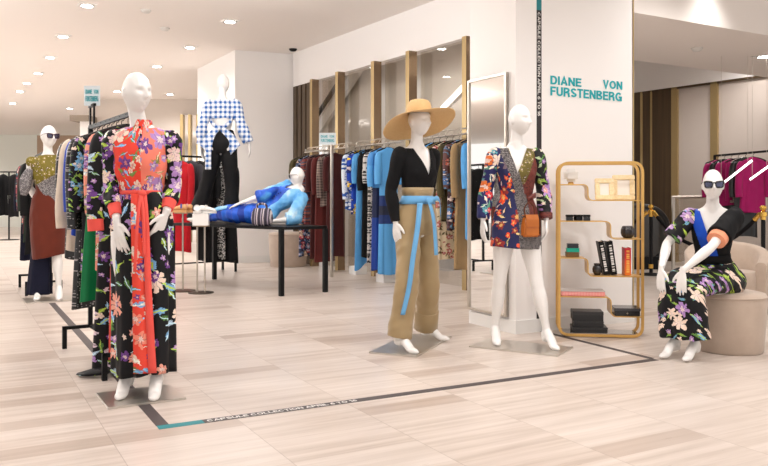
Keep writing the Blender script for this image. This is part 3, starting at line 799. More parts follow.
# ================================================================= mirror on the column's side
ma_, mb_ = Ca + Cn * .06, Ca + Cn * 1.36
ml = on_wall(470.5, 199, Ca, Ca + Cn); mr = on_wall(509, 199, Ca, Ca + Cn)
zt_ = on_wall(509, 72.3, Ca, Ca + Cn).z; zb_ = .13
mo = thing('wall_mirror', 'tall framed mirror on the side of the white column behind the patchwork dress mannequin', 'mirror')
def slab(a, b, d0, d1, z0, z1):
    g = G(); n = -Cd; q = [a + n * d0, b + n * d0, b + n * d1, a + n * d1]; g.prism([(p.x, p.y) for p in q], z0, z1); return g
a, b = V((ml.x, ml.y, 0)), V((mr.x, mr.y, 0)); u = (b - a).normalized()
obj('mirror_glass', slab(a, b, .003, .022, zb_, zt_), mirror_m, mo, smooth=False)
g = G()
for q in (slab(a - u * .0, a + u * .02, .004, .036, zb_, zt_), slab(b - u * .02, b, .004, .036, zb_, zt_), slab(a + u * .02, b - u * .02, .004, .036, zt_ - .02, zt_), slab(a + u * .02, b - u * .02, .004, .036, zb_, zb_ + .02)): g.merge(q)
obj('frame', g, nickel, mo, smooth=False)
# ================================================================= mannequins
PLATE = .012
def mannequin(label, loc, rz, P, scale=1.0, vox=.005, plate=None):
    o = thing('mannequin', label, 'mannequin', loc, R(rz)); o.scale = (scale,) * 3
    obj('body', body_mesh(P, vox), white_gloss, o)
    if plate:
        cx, cy, w_, d_, a = plate
        g = G(); g.box((cx, cy, PLATE / 2), (w_, d_, PLATE), R(a)); obj('base_plate', g, steel, o, smooth=False, bev=.002)
    return o
def sleeve_part(name, o, P, k, mat, f0, f1, grow, flare=0, vox=.007, wr=.004, seed=0, idx=None):
    g = sleeve_mesh(P, k, grow, f0, f1, flare=flare)
    if f0 == 0: ball(g, P['arm' + k][0], .046 + grow)
    me = remesh(g, vox, 2); wrinkle(me, wr, 22, seed)
    if idx: me = cut(me, idx=idx, thick=0)
    shade(me); return obj(name, me, mat, o)
def cuff_part(name, o, P, k, mat, f0, f1, grow):
    g = sleeve_mesh(P, k, grow, f0, f1); return obj(name, g, mat, o, ang=50)

# ---------------------------------------------------------------- long floral dress (nearest)
RED, PINKC = rgb(232, 66, 50), rgb(246, 150, 128)
fl_red = floral('red floral crepe', RED, [PUR, CRM, LIL, CRM], [GRN, OLV, SKY], 8.5, .52, dens=.95, heart=(.85, .3, .25), k='round')
fl_pink = floral('pink floral crepe', rgb(244, 132, 112), [LIL, PUR, rgb(250, 190, 165), LIL], [rgb(250, 190, 165), OLV], 6.5, .48, dens=.7, leafthr=.4, k='round')
fl_dark = floral('black floral crepe', (.006, .006, .008), [CRM, PUR, (.85, .62, .6), LIL], [LIM, SKY, GRN, (.55, .75, .4)], 9, .5, dens=.9)
fl_skirt = floral('black floral skirt', (.005, .005, .007), [PUR, CRM, LIL, rgb(240, 170, 150)], [LIM, SKY, GRN, (.45, .6, .75)], 6.0, .47, leafthr=.52, dens=.7, off=2.3, petals=9, k='round')
fl_coral = floral('coral floral panel', CORAL, [PUR, CRM, PINKC], [CRM, OLV, SKY], 7, .45, dens=.7)
coral = solid('coral crepe', rgb(246, 92, 82), .55)
T = Tm((-.008, 0, .872)); P = dict(T=T, H=Tm((-.030, -.022, 1.725), 46, 4))
P['armR'] = (shoulders(T)[0], (-.170, .02, 1.19), (-.118, -.11, .99)); P['handR'] = ((.18, -.12, -1), (.45, .85, 0), .3)
P['armL'] = (shoulders(T)[1], (.166, .03, 1.19), (.142, -.08, 1.035)); P['handL'] = ((-.42, -.16, -1), (-.7, .6, .2), .35)
P['legR'] = (hips(T)[0], (-.085, -.02, .49), (-.085, .0, .13)); P['toeR'] = (-.095, -.19, .026)
P['legL'] = (hips(T)[1], (.085, -.03, .49), (.085, -.04, .13)); P['toeL'] = (.10, -.23, .026)
m1 = mannequin('white mannequin in a long red, pink and black floral dress with a coral belt', (-1.382, 4.40, 0), 6, P, vox=.0045, plate=(.0, -.06, .42, .36, 24))
g = G(); g.loft(torso_rings(T, .016, .24, .655))
for sx in (-1, 1): ball(g, (sx * .062, -.055, .455), (.068, .06, .07), 18, T)
me = remesh(g, .006, 3); wrinkle(me, .006, 20, 4)
me = cut(me, [((.012, 0, 0), (1, 0, 0))], idx=lambda c: 0 if c.x < .012 else 1, thick=0)
bod = obj('bodice', me, [fl_red, fl_pink], m1)
g = G(); g.tube([T @ V((0, .013, s_)) for s_ in (.635, .66, .69, .70)], [.068, .062, .058, .056], 28, caps=False); obj('collar', g, fl_red, m1, ang=180)
g = G()
for i in range(4): ball(g, T @ V((.012, -.112 + .018 * i * (i < 3) + .01 * (i == 3), .53 + .04 * i)), .007, 8)
obj('buttons', g, blackplastic, m1)
fl_sl = [sleeve_part('sleeve', m1, P, k, fl_dark, 0, .80, .011, .008, seed=i, wr=.007) for i, k in enumerate('RL')]
for k in 'RL': cuff_part('cuff', m1, P, k, coral, .80, .895, .010)
sk = skirt([(1.16, .118, .09, 0, 0), (1.05, .158, .118, .0, .01), (.9, .166, .132, .0, .01), (.5, .166, .145, .01, .01), (.13, .168, .16, .012, .01)], 8, .002, .02, 140, 3, hem=.012)
cloth_obj('skirt', sk, fl_skirt, m1)
cloth_obj('front_panel', ribbon([(-.012, -.105, 1.15), (.0, -.150, 1.0), (.012, -.162, .7), (.022, -.176, .45), (.03, -.182, .16)], (.06, .085), (1, .1, 0)), fl_coral, m1, 0)
cloth_obj('front_panel', ribbon([(.03, -.108, 1.15), (.048, -.148, 1.0), (.06, -.162, .7), (.072, -.172, .45), (.088, -.176, .16)], (.025, .045), (1, .25, 0)), coral, m1, 0)
b_ = band(P, 'belt', .274, .297, .018, coral, m1)
g = G(); ball(g, (.02, -.112, 1.150), (.022, .016, .018)); obj('belt_knot', g, coral, b_)
for x, z in ((-.005, .72), (.045, .80)): cloth_obj('belt_tie', ribbon([(.015, -.118, 1.15), (x * .6 + .01, -.165, 1.02), (x, -.188, z)], .017, (1, 0, 0), .003), coral, b_, 0)

# ---------------------------------------------------------------- straw hat, black wrap top, khaki trousers
khaki = S('khaki satin cotton', None, .36, spec=.45); _v = khaki.noise(khaki.obco(), 5, 3); khaki.set('Base Color', khaki.mix(_v, rgb(150, 126, 88), rgb(172, 150, 112))); khaki.set('Sheen Weight', .1); khaki = khaki.mat
blackj = solid('black jersey', (.006, .006, .007), .8); skyc = solid('sky blue grosgrain', rgb(108, 170, 218), .6)
straw = S('woven straw', None, .8); x, y, z = straw.sep(straw.obco())
_n = straw.noise(straw.vm('MULTIPLY', straw.obco(), (90, 90, 160)), 1, 2)
straw.set('Base Color', straw.mix(_n, rgb(206, 164, 108), rgb(234, 200, 148))); straw.bump(_n, .3, .003); straw = straw.mat
T = Tm((0, 0, .862)); P = dict(T=T, H=Tm((.0, -.024, 1.715), 10, 2))
P['armR'] = (shoulders(T)[0], (-.215, .05, 1.185), (-.205, .0, .945)); P['handR'] = ((.02, -.12, -1), (1, .25, 0), .4)
P['armL'] = (shoulders(T)[1], (.20, .11, 1.21), (.17, .21, 1.02)); P['handL'] = ((-.3, .2, -1), (-.7, -.5, 0), .4)
P['legR'] = (hips(T)[0], (-.165, -.085, .49), (-.225, -.075, .125)); P['toeR'] = (-.225, -.30, .024)
P['legL'] = (hips(T)[1], (.13, .03, .49), (.20, .15, .125)); P['toeL'] = (.30, -.02, .024)
m5 = mannequin('white mannequin in a wide straw hat, black wrap top and khaki wrap trousers', (.255, 5.85, 0), 35, P, plate=(-.01, .05, .84, .37, 33))
g = G(); g.loft(torso_rings(T, .012, .26, .64))
for sx in (-1, 1): ball(g, (sx * .062, -.055, .455), (.064, .056, .064), 18, T)
for k in 'RL':
    g.merge(sleeve_mesh(P, k, .010, 0, .97)); ball(g, P['arm' + k][0], .060)
me = remesh(g, .0055, 2); wrinkle(me, .003, 18, 2)
VA = T @ V((0.01, 0, .435)); sl_ = .40
kp = lambda c: not (c.z > VA.z and abs(c.x - VA.x) < (c.z - VA.z) * sl_ and c.y < .09 - .0)
kk = V((1, 0, -sl_)).normalized(); kq = V((-1, 0, -sl_)).normalized()
me = cut(me, [(VA, kk), (VA, kq)], kp, None, .004)
obj('wrap_top', me, blackj, m5)
def trouser(P, z_w, rad, hem, bell=0, grow=.02, vox=.008, seed=1, amp=.008, pull=(0, 0)):
    g = G(); T = P['T']; g.loft(torso_rings(T, grow, -.01, z_w))
    for k in 'RL':
        hp, kn, an = (V(q) for q in P['leg' + k])
        bot = an + (an - kn).normalized() * ((an.z - hem) / max((kn - an).normalized().z, .3))
        pts = [hp + V((0, 0, .06)), hp.lerp(kn, .3), hp.lerp(kn, .65), kn, kn.lerp(bot, .5), bot]
        p = cr([(*q, r) for q, r in zip(pts, rad)], 6); g.tube([V(q[:3]) for q in p], [q[3] for q in p], 24)
    me = remesh(g, vox, 3); wrinkle(me, amp, 13, seed); shade(me); return me
tr = trouser(P, .33, [.088, .093, .088, .086, .088, .092], .10, seed=5, amp=.006)
tro = obj('trousers', tr, khaki, m5)
for k, h in (('L', .16),):
    hp, kn, an = (V(q) for q in P['leg' + k]); u = (an - kn).normalized()
    bt = an + u * ((an.z - .098) / -u.z); g = G(); g.tube([bt - u * h, bt - u * h * .98, bt - u * h * .5, bt - u * .002, bt], [.092, .0955, .0955, .0955, .092], 28)
    obj('turn_up', g, khaki, tro, ang=180)
wb = band(P, 'waistband', .285, .345, .022, khaki, m5)
sa = band(P, 'sash', .220, .282, .026, skyc, m5)
cam_d = V((-.57, -.82, 0))
g = G(); ball(g, V((.005, -.140, 1.105)), (.03, .022, .026)); obj('sash_knot', g, skyc, sa)
cloth_obj('sash_tail', ribbon([(.0, -.145, 1.10), (.015, -.175, .98), (.035, -.172, .84), (.05, -.165, .70)], (.042, .05), (.9, .3, 0)), skyc, sa, 0)
cloth_obj('sash_tail', ribbon([(.01, -.14, 1.10), (.07, -.15, 1.125), (.115, -.13, 1.09), (.13, -.115, 1.0)], (.035, .045), (.3, .2, -.9)), skyc, sa, 0)
cloth_obj('side_stripe', ribbon([(-.075, -.128, 1.09), (-.120, -.160, .92), (-.180, -.178, .68), (-.215, -.180, .48), (-.262, -.165, .28)], (.04, .034), (.82, -.57, 0), .006), skyc, tro, 0)
# hat
H = P['H']; hc = H @ V((0, .004, .058)); g = G(); rings = []
ca, sa_ = math.cos(R(-35)), math.sin(R(-35))
N_ = 72
def brim_pt(t, a, off=0.0):
    r = .086 + (.272 - .086) * t; x, y = math.cos(a), math.sin(a)
    # away-from-front and sideways droop of the soft brim
    wx, wy = x * math.cos(R(35)) - y * math.sin(R(35)), x * math.sin(R(35)) + y * math.cos(R(35))
    dr = .088 - .058 * wx + .090 * wy + .012 * math.sin(3 * a + 1)
    rr = r * (1 - .10 * t * max(0, wy))
    return hc + V((x * rr, y * rr * 1.02, -dr * t ** 1.35 + off))
top = [(.0, .098), (.035, .096), (.062, .088), (.079, .07), (.086, .04), (.088, .012), (.086, 0)]
rings = [[hc + V((r * math.cos(2 * PI * j / N_), r * 1.1 * math.sin(2 * PI * j / N_), z + .005)) for j in range(N_)] for r, z in top if r > 0]
rings = rings + [[brim_pt(t, 2 * PI * j / N_) for j in range(N_)] for t in (.0, .1, .25, .4, .55, .7, .85, .95, 1)]
g.loft(rings, True, False); g.add([hc + V((0, 0, .1035))] + rings[0], [(0, j + 1, (j + 1) % N_ + 1) for j in range(N_)])
hat = cloth_obj('straw_hat', g, straw, m5, .005)

# ---------------------------------------------------------------- patchwork wrap dress
navy_f = floral('navy poppy print', rgb(40, 42, 84), [rgb(238, 82, 36), rgb(150, 52, 46), rgb(238, 96, 60), rgb(120, 100, 110)], [rgb(220, 190, 130), rgb(90, 110, 90), rgb(200, 180, 170)], 7.5, .5, dens=.75, leafthr=.36, heart=rgb(240, 190, 110), off=.6, k='round')
tweed = speckle('grey tweed', rgb(74, 70, 72), rgb(148, 142, 140), 160, .42, .8)
olive = floral('olive print', rgb(104, 92, 44), [rgb(70, 62, 32), rgb(140, 126, 64)], None, 26, .5, k=.5)
rust = speckle('rust jacquard', rgb(112, 46, 36), rgb(82, 32, 28), 60, .4, .6)
black_fl = floral('black lilac floral', (.012, .012, .014), [LIL, CRM, (.6, .35, .6), rgb(230, 150, 140)], [GRN, LIM, (.4, .5, .3)], 9, .5, dens=.75, off=4)
multi_fl = floral('navy multi floral', rgb(40, 42, 92), [rgb(225, 60, 60), CRM, rgb(90, 160, 170), rgb(230, 120, 60)], [rgb(90, 140, 120), CRM], 9, .52, dens=.95, off=6)
T = Tm((0, 0, .862)); P = dict(T=T, H=Tm((.02, -.024, 1.718), 36, 2))
P['armR'] = (shoulders(T)[0], (-.222, .035, 1.19), (-.258, -.01, .965)); P['handR'] = ((-.06, -.06, -1), (1, .2, 0), .35)
P['armL'] = (shoulders(T)[1], (.222, .035, 1.19), (.222, -.04, .965)); P['handL'] = ((.02, -.08, -1), (-1, .25, 0), .55)
P['legR'] = (hips(T)[0], (-.118, .05, .49), (-.135, .12, .13)); P['toeR'] = (-.155, -.06, .024)
P['legL'] = (hips(T)[1], (.145, -.06, .48), (.21, -.09, .13)); P['toeL'] = (.245, -.27, .024)
m6 = mannequin('white bald mannequin in a short patchwork wrap dress with a poppy print', (1.005, 5.84, 0), 5, P, plate=(.02, -.06, .69, .37, -36))
g = G(); rg = torso_rings(T, .015, .20, .64)
lev = cr([(.752, .190, .152, -.005, 0), (.85, .185, .146, 0, 0), (.95, .178, .132, 0, .005), (1.06, .155, .112, 0, .006)], 5)
n_ = 36
rings = [[V((cx + rx * math.cos(2 * PI * j / n_), cy + ry * math.sin(2 * PI * j / n_), z + .012 * math.cos(2 * PI * j / n_) * -1 * (z < .8))) for j in range(n_)] for z, rx, ry, cx, cy in lev[:-1]]
g.loft(rings + rg)
for sx in (-1, 1): ball(g, (sx * .062, -.055, .455), (.067, .058, .067), 18, T)
me = remesh(g, .0055, 2); wrinkle(me, .004, 16, 9)
VA = V((-.022, 0, 1.315)); sl_ = .42
kp = lambda c: not (c.z > VA.z and -(c.z - VA.z) * .26 < c.x - VA.x < (c.z - VA.z) * .5 and c.y < .09)
def patch(c):
    x, z = c.x, c.z
    xc = .0 - max(0, z - 1.19) * .36 + (.03 if z < 1.02 else .03 * (1.19 - z) / .17 if z < 1.19 else 0)
    wdt = .034 if z > 1.15 else .046
    if abs(x - xc) < wdt: return 1
    if x < xc: return 0
    if z > 1.23 and x < .035 + (z - 1.23) * .42: return 2
    if z < .84: return 1
    return 3
me = cut(me, [(VA, V((1, 0, .26)).normalized()), (VA, V((1, 0, -.5)).normalized())], kp, patch, .004)
obj('wrap_dress', me, [navy_f, tweed, olive, rust], m6)
sleeve_part('sleeve', m6, P, 'R', multi_fl, 0, .97, .016, .01, seed=3)['label'] = 'navy floral sleeve'
sleeve_part('sleeve', m6, P, 'L', black_fl, 0, .97, .016, .01, seed=5)['label'] = 'black floral sleeve'
cuff_part('cuff', m6, P, 'L', rust, .90, .985, .027)
cloth_obj('belt_tie', ribbon([(.06, -.12, 1.12), (.10, -.11, 1.14), (.135, -.06, 1.15)], .04, (0, 0, 1)), rust, m6, 0)

# ---------------------------------------------------------------- seated, in sunglasses
silk_b = solid('royal blue silk', rgb(14, 74, 190), .4); peach = solid('peach crepe', rgb(240, 160, 124), .6)
seat_fl = floral('black garden floral', (.006, .006, .008), [LIL, CRM, (.45, .28, .55), CRM], [LIM, SKY, GRN], 7.5, .48, dens=.7, off=1.4, k=.2, m=.9)
T = Tm((0, .0, .478), 28, 11); P = dict(T=T, H=T @ Tm((0, -.03, .842), 4, -9))
shR, shL = shoulders(T)
P['armR'] = (shR, (-.205, -.31, .845), (-.125, -.535, .665)); P['handR'] = ((.0, -.10, -1), (.15, .95, -.1), .22)
P['armL'] = (shL, (.175, -.36, .84), (.05, -.545, .665)); P['handL'] = ((-.03, -.10, -1), (-.1, .95, -.1), .22)
P['legR'] = (V((-.09, -.02, .545)), (-.085, -.42, .535), (-.075, -.43, .13)); P['toeR'] = (-.085, -.62, .022)
P['legL'] = (V((.09, -.02, .545)), (.085, -.43, .54), (.07, -.40, .13)); P['toeL'] = (.085, -.59, .022)
m7 = mannequin('seated white mannequin in black sunglasses and a blue and black wrap dress', (2.42, 5.66, 0), -50, P, .94)
sunglasses(m7, P['H'])
g = G(); g.loft(torso_rings(T, .016, .10, .64))
for sx in (-1, 1): ball(g, (sx * .062, -.055, .455), (.067, .058, .067), 18, T)
me = remesh(g, .0055, 2); wrinkle(me, .004, 15, 3)
Ti = T.inverted(); VAl = V((0, 0, .36)); Rt = T.to_3x3()
kp = lambda c: not ((lambda q: q.z > .36 and abs(q.x) < (q.z - .36) * .33 and q.y < .09)(Ti @ c))
def pidx(c):
    q = Ti @ c
    return 0 if q.y < .06 and q.x < -(q.z - .36) * .33 + .02 and q.x > -(q.z - .28) * .33 - .055 and q.z > .22 else 1
me = cut(me, [(T @ VAl, (Rt @ V((1, 0, -.33))).normalized()), (T @ VAl, (Rt @ V((1, 0, .33))).normalized())], kp, pidx, .004)
obj('bodice', me, [silk_b, blackj], m7)
sleeve_part('sleeve', m7, P, 'R', seat_fl, 0, .40, .020, .025, seed=4)['label'] = 'short black floral sleeve'
s_ = sleeve_part('sleeve', m7, P, 'L', blackj, 0, .36, .024, .035, seed=6); s_['label'] = 'plain black short sleeve'
q = cuff_part('sleeve_border', m7, P, 'L', peach, .33, .405, .034); q['label'] = 'peach sleeve border'
g = G()
p = cr([(0, .12, .55, .13), (0, -.02, .565, .165), (0, -.12, .565, .165), (0, -.28, .565, .160), (0, -.41, .545, .145), (.0, -.45, .48, .140), (0, -.45, .36, .150), (.01, -.44, .155, .165)], 6)
pts = [V(q[:3]) for q in p]
for sx in (-.5, .5): g.tube([q + V((sx * .19, 0, 0)) for q in pts], [q[3] * .60 for q in p], 24)
g.tube(pts, [q[3] * .62 for q in p], 24)
g.loft(torso_rings(T, .034, -.03, .24))
for sx in (-1, 1): ball(g, (sx * .09, .05, .545), (.135, .16, .112), 20)
me = remesh(g, .008, 4); wrinkle(me, .012, 11, 12); shade(me)
sk7 = obj('skirt', me, seat_fl, m7)
b_ = band(P, 'belt', .235, .30, .022, blackj, m7)

# ---------------------------------------------------------------- olive, grey and rust dress (far left)
ol2 = floral('olive gold knit', rgb(112, 100, 30), [rgb(88, 78, 24), rgb(140, 124, 50)], None, 24, .5)
grey2 = speckle('grey lurex knit', rgb(98, 94, 96), rgb(160, 156, 156), 90, .4, .7)
rust2 = solid('rust wool', rgb(98, 40, 26), .8)
navy2 = solid('navy cotton', rgb(20, 22, 42), .8)
T = Tm((0, 0, .862)); P = dict(T=T, H=Tm((.01, -.022, 1.72), 34, 2))
P['armR'] = (shoulders(T)[0], (-.19, .10, 1.19), (-.09, .16, .98)); P['handR'] = ((.3, .06, -1), (.3, -1, 0), .3)
P['armL'] = (shoulders(T)[1], (.19, .10, 1.19), (.09, .17, .98)); P['handL'] = ((-.3, .06, -1), (-.3, -1, 0), .3)
P['legR'] = (hips(T)[0], (-.09, .0, .49), (-.09, .02, .13)); P['toeR'] = (-.10, -.18, .024)
P['legL'] = (hips(T)[1], (.09, -.04, .49), (.11, -.05, .13)); P['toeL'] = (.13, -.25, .024)
m2 = mannequin('white mannequin in sunglasses and an olive, grey and rust dress by the far rail', (-3.74, 8.55, 0), 18, P, 1.055, vox=.006, plate=(.02, -.03, .50, .42, 12))
sunglasses(m2, P['H'], S('plum acetate', (.05, .01, .03), .2).mat, 1.0)
g = G(); rg = torso_rings(T, .018, .2, .66)
lev = cr([(.455, .168, .15, .01, 0), (.7, .175, .14, .0, 0), (.9, .176, .132, 0, .005), (1.06, .156, .114, 0, .006)], 5)
rings = [[V((cx + rx * math.cos(2 * PI * j / n_), cy + ry * math.sin(2 * PI * j / n_), z + .03 * math.cos(2 * PI * j / n_) * (z < .5))) for j in range(n_)] for z, rx, ry, cx, cy in lev[:-1]]
g.loft(rings + rg)
for k in 'RL': ball(g, P['arm' + k][0], .062)
me = remesh(g, .008, 2); wrinkle(me, .006, 12, 19)
me = cut(me, idx=lambda c: 0 if c.z > 1.27 + c.x * .55 else (1 if c.z > 1.10 - c.x * .9 + .02 * math.sin(c.x * 40) else 2), thick=0)
obj('dress', me, [ol2, grey2, rust2], m2)
g = G(); p = cr([(-.16, -.02, 1.36, .05), (-.205, -.04, 1.27, .06), (-.215, -.05, 1.18, .055), (-.23, -.05, 1.10, .03)], 5); g.tube([V(q[:3]) for q in p], [q[3] for q in p], 18, squash=.8)
cloth_obj('shoulder_drape', g, grey2, m2, 0)
un = skirt([(.6, .09, .09, -.06, .02), (.35, .105, .10, -.075, .02), (.06, .12, .11, -.085, .02)], 6, .003, .012, 60, 8)
cloth_obj('underskirt', un, navy2, m2)

# ---------------------------------------------------------------- display table, the two mannequins on it
tA, tB, tC = gnd(282, 296.3), gnd(326.5, 292.2), gnd(214, 279.3); tD = tA + (tC - tB)
TZ = .80
tb = thing('display_table', 'long black display table carrying the reclining mannequin and the gingham mannequin', 'table', ((tA + tC) / 2).to_tuple())
ctr = (tA + tC) / 2
cor = [tA, tB, tC, tD]
cor2 = [ctr + (p - ctr) * 1.035 for p in cor]
g = G(); g.prism([(p[0] - ctr.x, p[1] - ctr.y) for p in round_poly([(p.x, p.y, 0) for p in cor2], .07)], TZ - .035, TZ)
obj('table_top', g, darkm, tb, bev=.004)
ang = math.atan2((tB - tA).y, (tB - tA).x)
for p in cor:
    p2 = ctr + (p - ctr) * .985
    g = G(); g.box((p2.x - ctr.x, p2.y - ctr.y, (TZ - .034) / 2), (.052, .052, TZ - .034), ang); obj('leg', g, darkm, tb, smooth=False, bev=.003)

ging = gingham('blue gingham', rgb(244, 248, 252), rgb(18, 92, 170), .060)
trb = solid('black crepe', (.007, .007, .008), .7)
T = Tm((0, 0, .872)); P = dict(T=T, H=Tm((0, -.022, 1.73), -8, 4))
P['armR'] = (shoulders(T)[0], (-.245, .03, 1.21), (-.335, .0, .985)); P['handR'] = ((-.12, -.1, -1), (1, .1, -.1), .4)
P['armL'] = (shoulders(T)[1], (.235, .05, 1.20), (.262, .02, .955)); P['handL'] = ((-.05, -.1, -1), (-1, .1, 0), .4)
P['legR'] = (hips(T)[0], (-.105, -.02, .49), (-.12, .0, .125)); P['toeR'] = (-.13, -.20, .022)
P['legL'] = (hips(T)[1], (.20, -.01, .49), (.32, .02, .125)); P['toeL'] = (.34, -.19, .022)
p3 = at(222.5, 226, 10.12)
m3 = mannequin('white mannequin seen from behind in a tied blue gingham top and black trousers', (p3.x, 10.12, TZ), 176, P, 1.065, vox=.005)
g = G(); g.loft(torso_rings(T, .020, .405, .645))
for k in 'RL':
    ball(g, P['arm' + k][0], .068)
    g.merge(sleeve_mesh(P, k, .026, 0, .95, flare=.016))
me = remesh(g, .0075, 2); wrinkle(me, .008, 15, 8); shade(me)
obj('cropped_top', me, ging, m3)
for sx in (-1, 1):
    cloth_obj('tie_band', ribbon([(sx * .135, .06, 1.275), (sx * .09, .10, 1.215), (sx * .03, .115, 1.18), (0, .118, 1.17)], (.07, .03), (0, 0, 1), .012), ging, m3, 0)
    cloth_obj('peplum', ribbon([(sx * .02, .118, 1.165), (sx * .085, .115, 1.10), (sx * .14, .11, 1.02), (sx * .19, .10, .90)], (.05, .17), (sx * .55, 0, .55), .008), ging, m3, 0)
g = G(); ball(g, (0, .125, 1.17), (.03, .025, .03)); obj('tie_knot', g, ging, m3)
cloth_obj('tie_tail', ribbon([(.01, .128, 1.17), (.09, .145, 1.05), (.125, .165, .88), (.13, .165, .66)], (.05, .075), (1, 0, 0), .006), ging, m3, 0)
me = trouser(P, .29, [.098, .100, .090, .084, .092, .108], .045, seed=4, amp=.006, vox=.009, grow=.03)
obj('trousers', me, trb, m3)

# reclining: root on the table top, +X towards its head
U_ = (V((-2.7, 10.1, 0)) - V((-1.05, 9.2, 0))).normalized()
rzr = math.degrees(math.atan2(-U_.y, -U_.x))
blue1 = S('cobalt ombre silk', None, .5); _v = blue1.noise(blue1.obco(), 3.5, 3, .5)
blue1.set('Base Color', blue1.ramp(_v, [(.36, rgb(10, 52, 150)), (.5, rgb(20, 92, 210)), (.6, rgb(84, 164, 228)), (.68, rgb(20, 84, 200))])); blue1 = blue1.mat
sky1 = S('sky blue kaftan', None, .55); _v = sky1.noise(sky1.obco(), 5, 4, .6)
sky1.set('Base Color', sky1.ramp(_v, [(.35, rgb(84, 162, 224)), (.52, rgb(124, 190, 236)), (.66, rgb(190, 222, 244))])); sky1 = sky1.mat
up = V((.60, .56, .55)).normalized(); lat = V((.72, -.30, -.44)); lat = (lat - up * lat.dot(up)).normalized(); bk_ = up.cross(lat)
T = Matrix(((lat.x, bk_.x, up.x, 0.0), (lat.y, bk_.y, up.y, 0.0), (lat.z, bk_.z, up.z, .095), (0, 0, 0, 1)))
shR, shL = shoulders(T); nb = T @ V((0, .012, .66))
H = Tm(nb + V((-.02, -.05, .150)), -58, 8)
P = dict(T=T, H=H)
P['armR'] = (shR, (.10, .0, .36), (-.16, -.10, .27)); P['handR'] = ((-.9, -.1, -.28), (.1, .3, -.9), .2)
P['armL'] = (shL, (.50, .12, .075), (.28, -.10, .045)); P['handL'] = ((-.85, -.45, -.02), (0, .1, -1), .15)
P['legR'] = (T @ V((-.08, 0, .06)), (-.43, -.06, .175), (-.86, .0, .09)); P['toeR'] = (-1.10, -.04, .055); P['heelR'] = (-.90, .02, .045)
P['legL'] = (T @ V((.08, 0, .06)), (-.42, -.02, .08), (-.88, .08, .055)); P['toeL'] = (-1.14, .06, .03); P['heelL'] = (-.93, .09, .03)
r4 = V((-1.05, 9.2, 0)) + U_ * .60
m4 = mannequin('white mannequin in sunglasses and blue kaftan, reclining on the black table', (r4.x, r4.y, TZ + .002), rzr, P, vox=.006)
sunglasses(m4, P['H'], None, 1.0)
g = G(); g.loft(torso_rings(T, .022, .02, .62))
for k, f in (('R', .62), ('L', .72)):
    g.merge(sleeve_mesh(P, k, .024, 0, f, flare=.03)); ball(g, P['arm' + k][0], .066)
g.tube([shR, shR.lerp(T @ V((-.1, 0, .3)), .6), T @ V((-.12, -.02, .2))], [.09, .09, .07], 20)
g.tube([shL, shL.lerp(V((.5, .1, .12)), .6), V((.47, .08, .085))], [.08, .08, .065], 20)
me = remesh(g, .008, 4); wrinkle(me, .010, 13, 6)
Ti4 = T.inverted()
def kid(c):
    q = Ti4 @ c
    return 1 if abs(q.x + .01) < .085 + (.25 - q.z) * .1 and q.y < .05 else 0
cutp = lambda c: not ((lambda q: q.z > .48 and abs(q.x) < (q.z - .48) * .62 and q.y < .11)(Ti4 @ c)) and c.z > .001
Rt = T.to_3x3()
me = cut(me, [(T @ V((0, 0, .48)), (Rt @ V((1, 0, -.62))).normalized()), (T @ V((0, 0, .48)), (Rt @ V((1, 0, .62))).normalized())], cutp, kid, .004)
obj('kaftan', me, [sky1, blue1], m4)
p = cr([(.10, .02, .11, .115), (-.05, .0, .135, .140), (-.25, -.02, .14, .132), (-.45, -.03, .135, .115), (-.62, -.01, .105, .09), (-.74, .01, .085, .062)], 6)
g = G(); g.tube([V(q[:3]) for q in p], [q[3] for q in p], 28, ref=(0, 1, 0), squash=.88)
me = remesh(g, .008, 3); wrinkle(me, .012, 12, 31)
c_, _n = nv(me); c_[:, 2] = np.maximum(c_[:, 2], .004); me.vertices.foreach_set('co', c_.ravel()); me.update(); shade(me)
kb = stripes('blue sash print', [rgb(16, 74, 190), rgb(18, 88, 208), rgb(12, 56, 160), rgb(22, 98, 214)], .09, True, .2, .02, .5)
obj('skirt', me, kb, m4)
cloth_obj('hem_border', ribbon([(-.36, -.125, .215), (-.50, -.115, .20), (-.62, -.085, .165), (-.75, -.05, .115)], (.05, .09), (0, .45, .6), .008), sky1, m4, 0)
g = G()
for i in range(6): ball(g, T @ V((.0 + .01 * (i % 2), -.112 - .012 * math.sin(i / 5 * 3), .44 - .03 * i)), .008, 8)
obj('buttons', g, blackplastic, m4)
